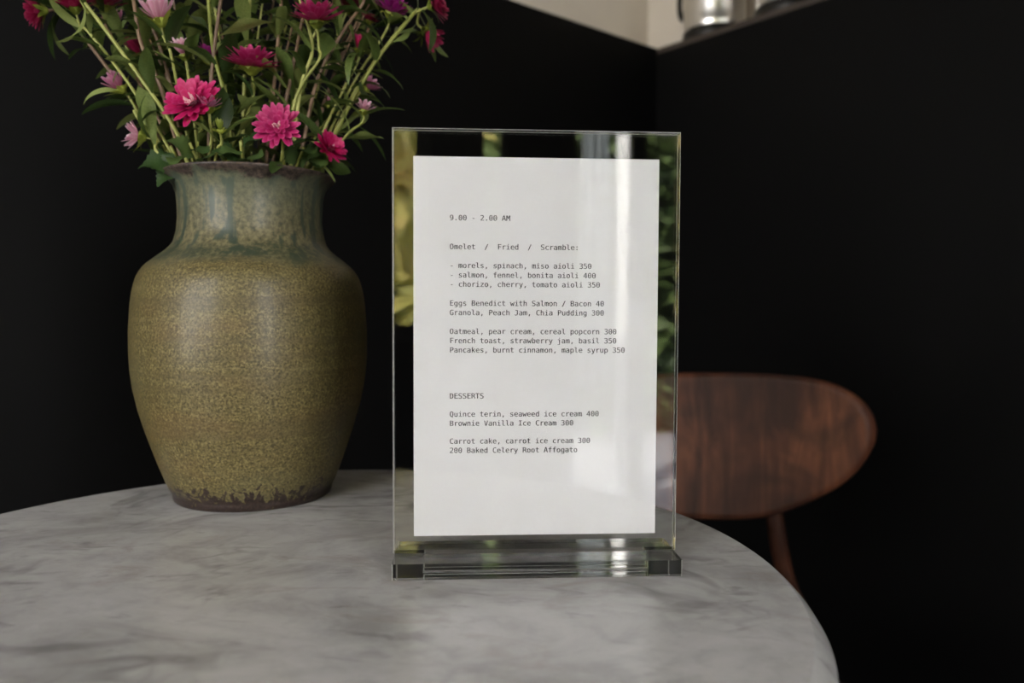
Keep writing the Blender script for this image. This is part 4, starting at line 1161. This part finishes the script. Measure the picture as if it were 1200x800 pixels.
NAPEX = 0
def aster(px, py, dy, style, rad_px, color, ax, mouth, label, via=(), leaves=11, stem='stem_green', thick=0.0013, lrange=(0.25, 0.95), group=None, llen=(0.024, 0.046), cat='flower'):
    """one stem. (px, py): its head in the photograph; dy: how far in front (-) or behind (+) of the vase axis; mouth: (px, dy) where it leaves the vase"""
    global NAPEX
    NAPEX += 1
    rnd = random.Random(NAPEX * 77 + 5)
    pos = at(px, py, VY + dy)
    mp = at(mouth[0], 200, VY + mouth[1])
    mp.z = RIMZ - 0.004
    off = Vector((mp.x - VX, mp.y - VY, 0))
    lim = 0.047
    if off.length > lim: off *= lim / off.length
    mp = Vector((VX, VY, RIMZ - 0.004)) + off
    low = Vector((VX, VY, TABLE + 0.10 + 0.05 * rnd.random())) - off * 0.35
    root = empty('aster', (mp.x, mp.y, mp.z), label, cat, group or 'asters in the vase')
    axis = Vector(ax).normalized()
    rad = rad_px * (1.18 if style in ('side', 'full') else 1.35) / 2 / FPX * (VY + dy) if rad_px else 0
    pts = [low, low.lerp(mp, 0.55) , mp]
    for (vx_, vy_, vd) in via: pts.append(at(vx_, vy_, VY + vd))
    if rad:
        pts += [pos - axis * max(rad * 0.9, 0.010), pos - axis * rad * 0.2]
    else: pts.append(pos)
    sp = spline(pts, 12 * (len(pts) - 1))
    bm = bmesh.new()
    L = len(sp)
    tube(bm, [p for p in sp], [thick * (1.15 - 0.45 * i / L) for i in range(L)], 7)
    mesh_obj('stem', bm, M[stem], root)
    if rad: head(root, pos, axis, rad, color, style, NAPEX)
    # leaves along the part above the rim
    i0 = 24
    for k in range(leaves):
        t = lrange[0] + (lrange[1] - lrange[0]) * (k + rnd.uniform(0.1, 0.9)) / max(1, leaves)
        i = min(L - 2, int(i0 + t * (L - 1 - i0)))
        p = sp[i]
        td = (sp[i + 1] - sp[i - 1]).normalized()
        o = td.orthogonal().normalized()
        rad_ = Quaternion(td, k * 2.4 + rnd.random() * 1.2 + NAPEX) @ o
        d = (td * rnd.uniform(0.35, 1.0) + rad_ * rnd.uniform(0.5, 1.0)).normalized()
        up = (td - d * td.dot(d)) + Vector((0, 0, 0.3))
        put_leaf(root, rnd.choice(LEAF), p, d, up, rnd.uniform(*llen))
    return root


# label, head px, py, depth, style, width px, colour, axis, mouth
aster(295, 78, -0.030, 'side', 60, 'hot_pink', (0.05, -0.30, 1), (262, -0.030), 'hot pink aster in profile in the middle of the bunch', [(283, 150, -0.030)], 4, lrange=(0.1, 0.8))
aster(371, 24, -0.035, 'side', 56, 'hot_pink', (-0.02, -0.28, 1), (330, -0.030), 'hot pink aster in profile, upper right, on a bare curved stem', [(347, 115, -0.032), (374, 70, -0.034)], 3, lrange=(0.1, 0.6))
aster(326, 149, -0.055, 'full', 50, 'hot_pink', (0.12, -1, 0.25), (332, -0.040), 'round hot pink aster with a pale tuft facing out above the vase rim', [(331, 178, -0.045)], 2, lrange=(0.05, 0.5))
aster(226, 122, -0.055, 'full', 62, 'crimson', (-0.15, -0.9, 0.45), (236, -0.030), 'crimson aster with ragged petals facing out, left of centre', [(233, 160, -0.038)], 3, lrange=(0.1, 0.7))
aster(245, 126, -0.058, 'few', 26, 'dusky_pink', (0.05, -0.25, 1), (247, -0.036), 'small pink and white aster touching the ragged crimson aster', [(248, 160, -0.045)], 3, lrange=(0.1, 0.8))
aster(187, 23, -0.030, 'cup', 34, 'pale_pink', (-0.18, -0.15, 1), (232, -0.010), 'pale pink half open aster at the top of the bunch', [(212, 120, -0.02), (200, 62, -0.03)], 6)
aster(216, 64, -0.030, 'cup', 26, 'pale_pink', (-0.12, -0.25, 1), (240, -0.012), 'small whitish pink half open aster below the pale pink one', [(226, 130, -0.02)], 6)
aster(141, 103, -0.015, 'cup', 26, 'dusky_pink', (-0.55, -0.3, 0.7), (205, -0.020), 'dusky pink aster at the left side, level with the crimson aster', [(158, 130, -0.015), (185, 175, -0.02)], 5)
aster(163, 160, -0.030, 'few', 30, 'pale_pink', (-1, -0.45, 0.15), (203, -0.028), 'pale pink aster with narrow petals just left of the vase rim', [(184, 178, -0.028)], 3)
aster(386, 175, -0.030, 'side', 38, 'crimson', (0.55, -0.55, 0.35), (362, -0.020), 'crimson aster drooping over the right side of the vase rim', [(374, 186, -0.025)], 4)
aster(427, 129, 0.000, 'few', 22, 'pale_pink', (0.25, -0.2, 1), (372, 0.005), 'small pale pink aster, lower of two on the right side', [(405, 160, 0)], 6)
aster(430, 103, 0.015, 'cup', 20, 'dusky_pink', (0.8, -0.2, 0.6), (370, 0.012), 'small dusky pink aster, upper of two on the right side', [(402, 140, 0.01)], 5)
aster(420, 57, 0.010, 'bud', 18, 'crimson', (0.15, -0.4, 1), (350, 0.010), 'crimson bud between the leaves on the right side', [(395, 120, 0.01)], 6)
aster(433, 24, 0.025, 'side', 22, 'dark_crimson', (0.3, -0.3, 1), (352, 0.020), 'small dark crimson aster behind the crimson bud', [(400, 110, 0.02)], 7, 'stem_brown')
aster(458, 14, 0.015, 'side', 46, 'magenta', (0.35, -0.35, 0.9), (358, 0.014), 'purple magenta aster at the top right', [(410, 105, 0.015)], 8)
aster(507, 6, 0.005, 'side', 40, 'dark_crimson', (1, -0.25, 0.35), (368, 0.000), 'dark crimson aster farthest to the right, facing away', [(430, 88, 0.0), (480, 22, 0.003)], 6, thick=0.0016)
aster(500, 38, 0.020, 'cup', 26, 'dark_crimson', (0.7, -0.2, -0.7), (362, 0.018), 'dark crimson aster hanging below the rightmost one', [(420, 100, 0.015), (486, 14, 0.018)], 5)
aster(48, 12, -0.015, 'side', 44, 'dark_crimson', (-1, -0.35, -0.1), (212, -0.010), 'dark crimson aster farthest to the left, turned outward', [(150, 112, -0.01), (88, 30, -0.012)], 8, 'stem_brown', 0.0015)
aster(87, 9, -0.035, 'side', 44, 'crimson', (-0.15, -0.3, 1), (216, -0.022), 'crimson aster cut by the top edge, upper left', [(157, 107, -0.025), (104, 38, -0.03)], 7)
aster(122, 6, -0.010, 'side', 44, 'dark_crimson', (0.05, -0.25, 1), (222, -0.008), 'dark crimson aster at the top, right of the upper left one', [(165, 100, -0.01)], 7, 'stem_brown')
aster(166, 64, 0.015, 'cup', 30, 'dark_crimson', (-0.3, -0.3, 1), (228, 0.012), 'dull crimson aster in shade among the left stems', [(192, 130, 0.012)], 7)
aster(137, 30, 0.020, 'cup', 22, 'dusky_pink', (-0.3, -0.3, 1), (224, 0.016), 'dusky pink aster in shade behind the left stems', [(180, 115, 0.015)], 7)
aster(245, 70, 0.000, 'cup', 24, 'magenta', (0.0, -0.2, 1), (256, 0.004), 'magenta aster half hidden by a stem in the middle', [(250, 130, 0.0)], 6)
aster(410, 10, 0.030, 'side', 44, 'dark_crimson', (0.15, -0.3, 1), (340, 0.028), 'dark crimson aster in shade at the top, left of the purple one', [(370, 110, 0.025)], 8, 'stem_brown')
aster(258, 152, -0.055, 'bud', 15, 'green_bud', (0.1, -0.5, 1), (254, -0.040), 'tiny green budding aster low above the vase rim', [(255, 175, -0.048)], 3)
aster(386, 123, 0.015, 'bud', 12, 'dusky_pink', (0.2, -0.3, 1), (346, 0.010), 'tiny dusky pink bud low among the right leaves', [(370, 160, 0.012)], 6)
# heads above the frame
for (px, py, dy, col, mx, my, via) in [
        (92, -8, -0.045, 'hot_pink', 222, -0.036, [(208, 157, -0.04), (171, 100, -0.04), (97, 0, -0.045)]),
        (146, -30, -0.035, 'crimson', 214, -0.030, [(188, 102, -0.032), (165, 50, -0.034)]),
        (158, -26, -0.02, 'magenta', 226, -0.010, [(195, 80, -0.015)]),
        (238, -40, -0.036, 'hot_pink', 268, -0.036, [(270, 160, -0.038), (262, 108, -0.038), (249, 55, -0.036)]),
        (258, -50, -0.038, 'crimson', 248, -0.034, [(247, 110, -0.036), (252, 50, -0.037)]),
        (293, -45, 0.0, 'hot_pink', 284, 0.0, [(288, 60, 0.0)]),
        (331, -40, -0.010, 'dark_crimson', 310, -0.010, [(324, 70, -0.010)]),
        (366, -50, 0.0, 'crimson', 316, -0.014, [(342, 85, -0.012)]),
        (352, -30, -0.028, 'hot_pink', 338, -0.028, [(352, 105, -0.030), (366, 55, -0.028)]),
        (430, -20, 0.0, 'magenta', 346, -0.004, [(370, 100, 0.0), (400, 40, 0.0)]),
        (440, -30, 0.02, 'crimson', 350, 0.014, [(395, 78, 0.02)])]:
    brown = NAPEX % 3 == 0 or px in (258, 331, 430, 440, 158)
    aster(px, py, dy, 'side', 44, col, ((px - 280) / 500, -0.3, 1), (mx, my), 'flowering aster stem reaching above the top of the picture', via, 7, 'stem_brown' if brown else 'stem_green', 0.0016, group='tall asters reaching above the picture')
# leafy stems without a bloom, filling the bunch
rnd = random.Random(11)
for k in range(20):
    px = 128 + k * 16.5 + rnd.uniform(-8, 8)
    py = rnd.choice([-10, 15, 35, 5])
    mx = 212 + k * 7.6
    dy = 0.012 + rnd.uniform(-0.02, 0.045)
    aster(px, py, dy, None, 0, None, (0, 0, 1), (mx, min(0.03, dy)), 'leafy green aster stem without a bloom inside the bunch', [((mx + px) / 2 + (8 if px < 280 else -8), 110, dy)], 19, 'stem_green' if k % 2 else 'stem_brown', 0.0011, (0.08, 1.0), 'leafy stems inside the bunch', (0.028, 0.052), 'plant stem')

# short leafy sprigs with broad toothed leaves over the rim
SPRIG = [
    ('sprig of broad toothed leaves overhanging the left of the vase rim', (205, -0.030), [((200, 186), (-0.45, -0.5, -0.30), 0.030), ((205, 172), (-0.85, -0.35, -0.05), 0.036), ((212, 168), (0.2, -0.8, -0.2), 0.020), ((192, 198), (-0.5, -0.3, -0.9), 0.016)]),
    ('sprig of dark broad leaves low at the middle of the rim', (285, -0.040), [((280, 184), (0.55, -0.6, 0.35), 0.030), ((285, 180), (-0.7, -0.5, 0.25), 0.026), ((275, 188), (-0.4, -0.7, 0.05), 0.024), ((300, 186), (0.8, -0.3, 0.5), 0.026)]),
    ('sprig of broad leaves at the right of the vase rim', (355, -0.030), [((352, 186), (0.7, -0.4, 0.75), 0.034), ((350, 180), (-0.3, -0.6, 0.7), 0.028), ((372, 192), (0.9, -0.3, 0.1), 0.028), ((385, 196), (0.9, -0.2, -0.3), 0.024), ((362, 186), (0.5, -0.7, 0.1), 0.024)]),
    ('sprig of broad leaves behind the crimson aster stem', (238, -0.035), [((236, 178), (0.5, -0.6, 0.5), 0.026), ((225, 172), (-0.5, -0.6, 0.5), 0.028), ((232, 186), (0.7, -0.6, 0.1), 0.022)]),
]
for (label, mouth, lv) in SPRIG:
    mp = at(mouth[0], 200, VY + mouth[1])
    off = Vector((mp.x - VX, mp.y - VY, 0))
    if off.length > 0.047: off *= 0.047 / off.length
    mp = Vector((VX, VY, RIMZ - 0.004)) + off
    root = empty('leafy_sprig', mp, label, 'sprig', 'leafy sprigs at the rim')
    tipp = mp + off * 0.25 + Vector((0, 0, 0.022))
    bm = bmesh.new()
    tube(bm, spline([Vector((VX, VY, TABLE + 0.14)) - off * 0.2, mp - Vector((0, 0, 0.02)) - off * 0.1, mp, tipp], 20), 0.0012, 7)
    mesh_obj('stem', bm, M['stem_green'], root)
    for i, ((lx, ly), d, ln) in enumerate(lv):
        put_leaf(root, BROAD[i % 2], mp.lerp(tipp, 0.3 + 0.7 * i / len(lv)), Vector(d), Vector((d[0] * 0.3, -0.75, 0.8)), ln * 0.82)
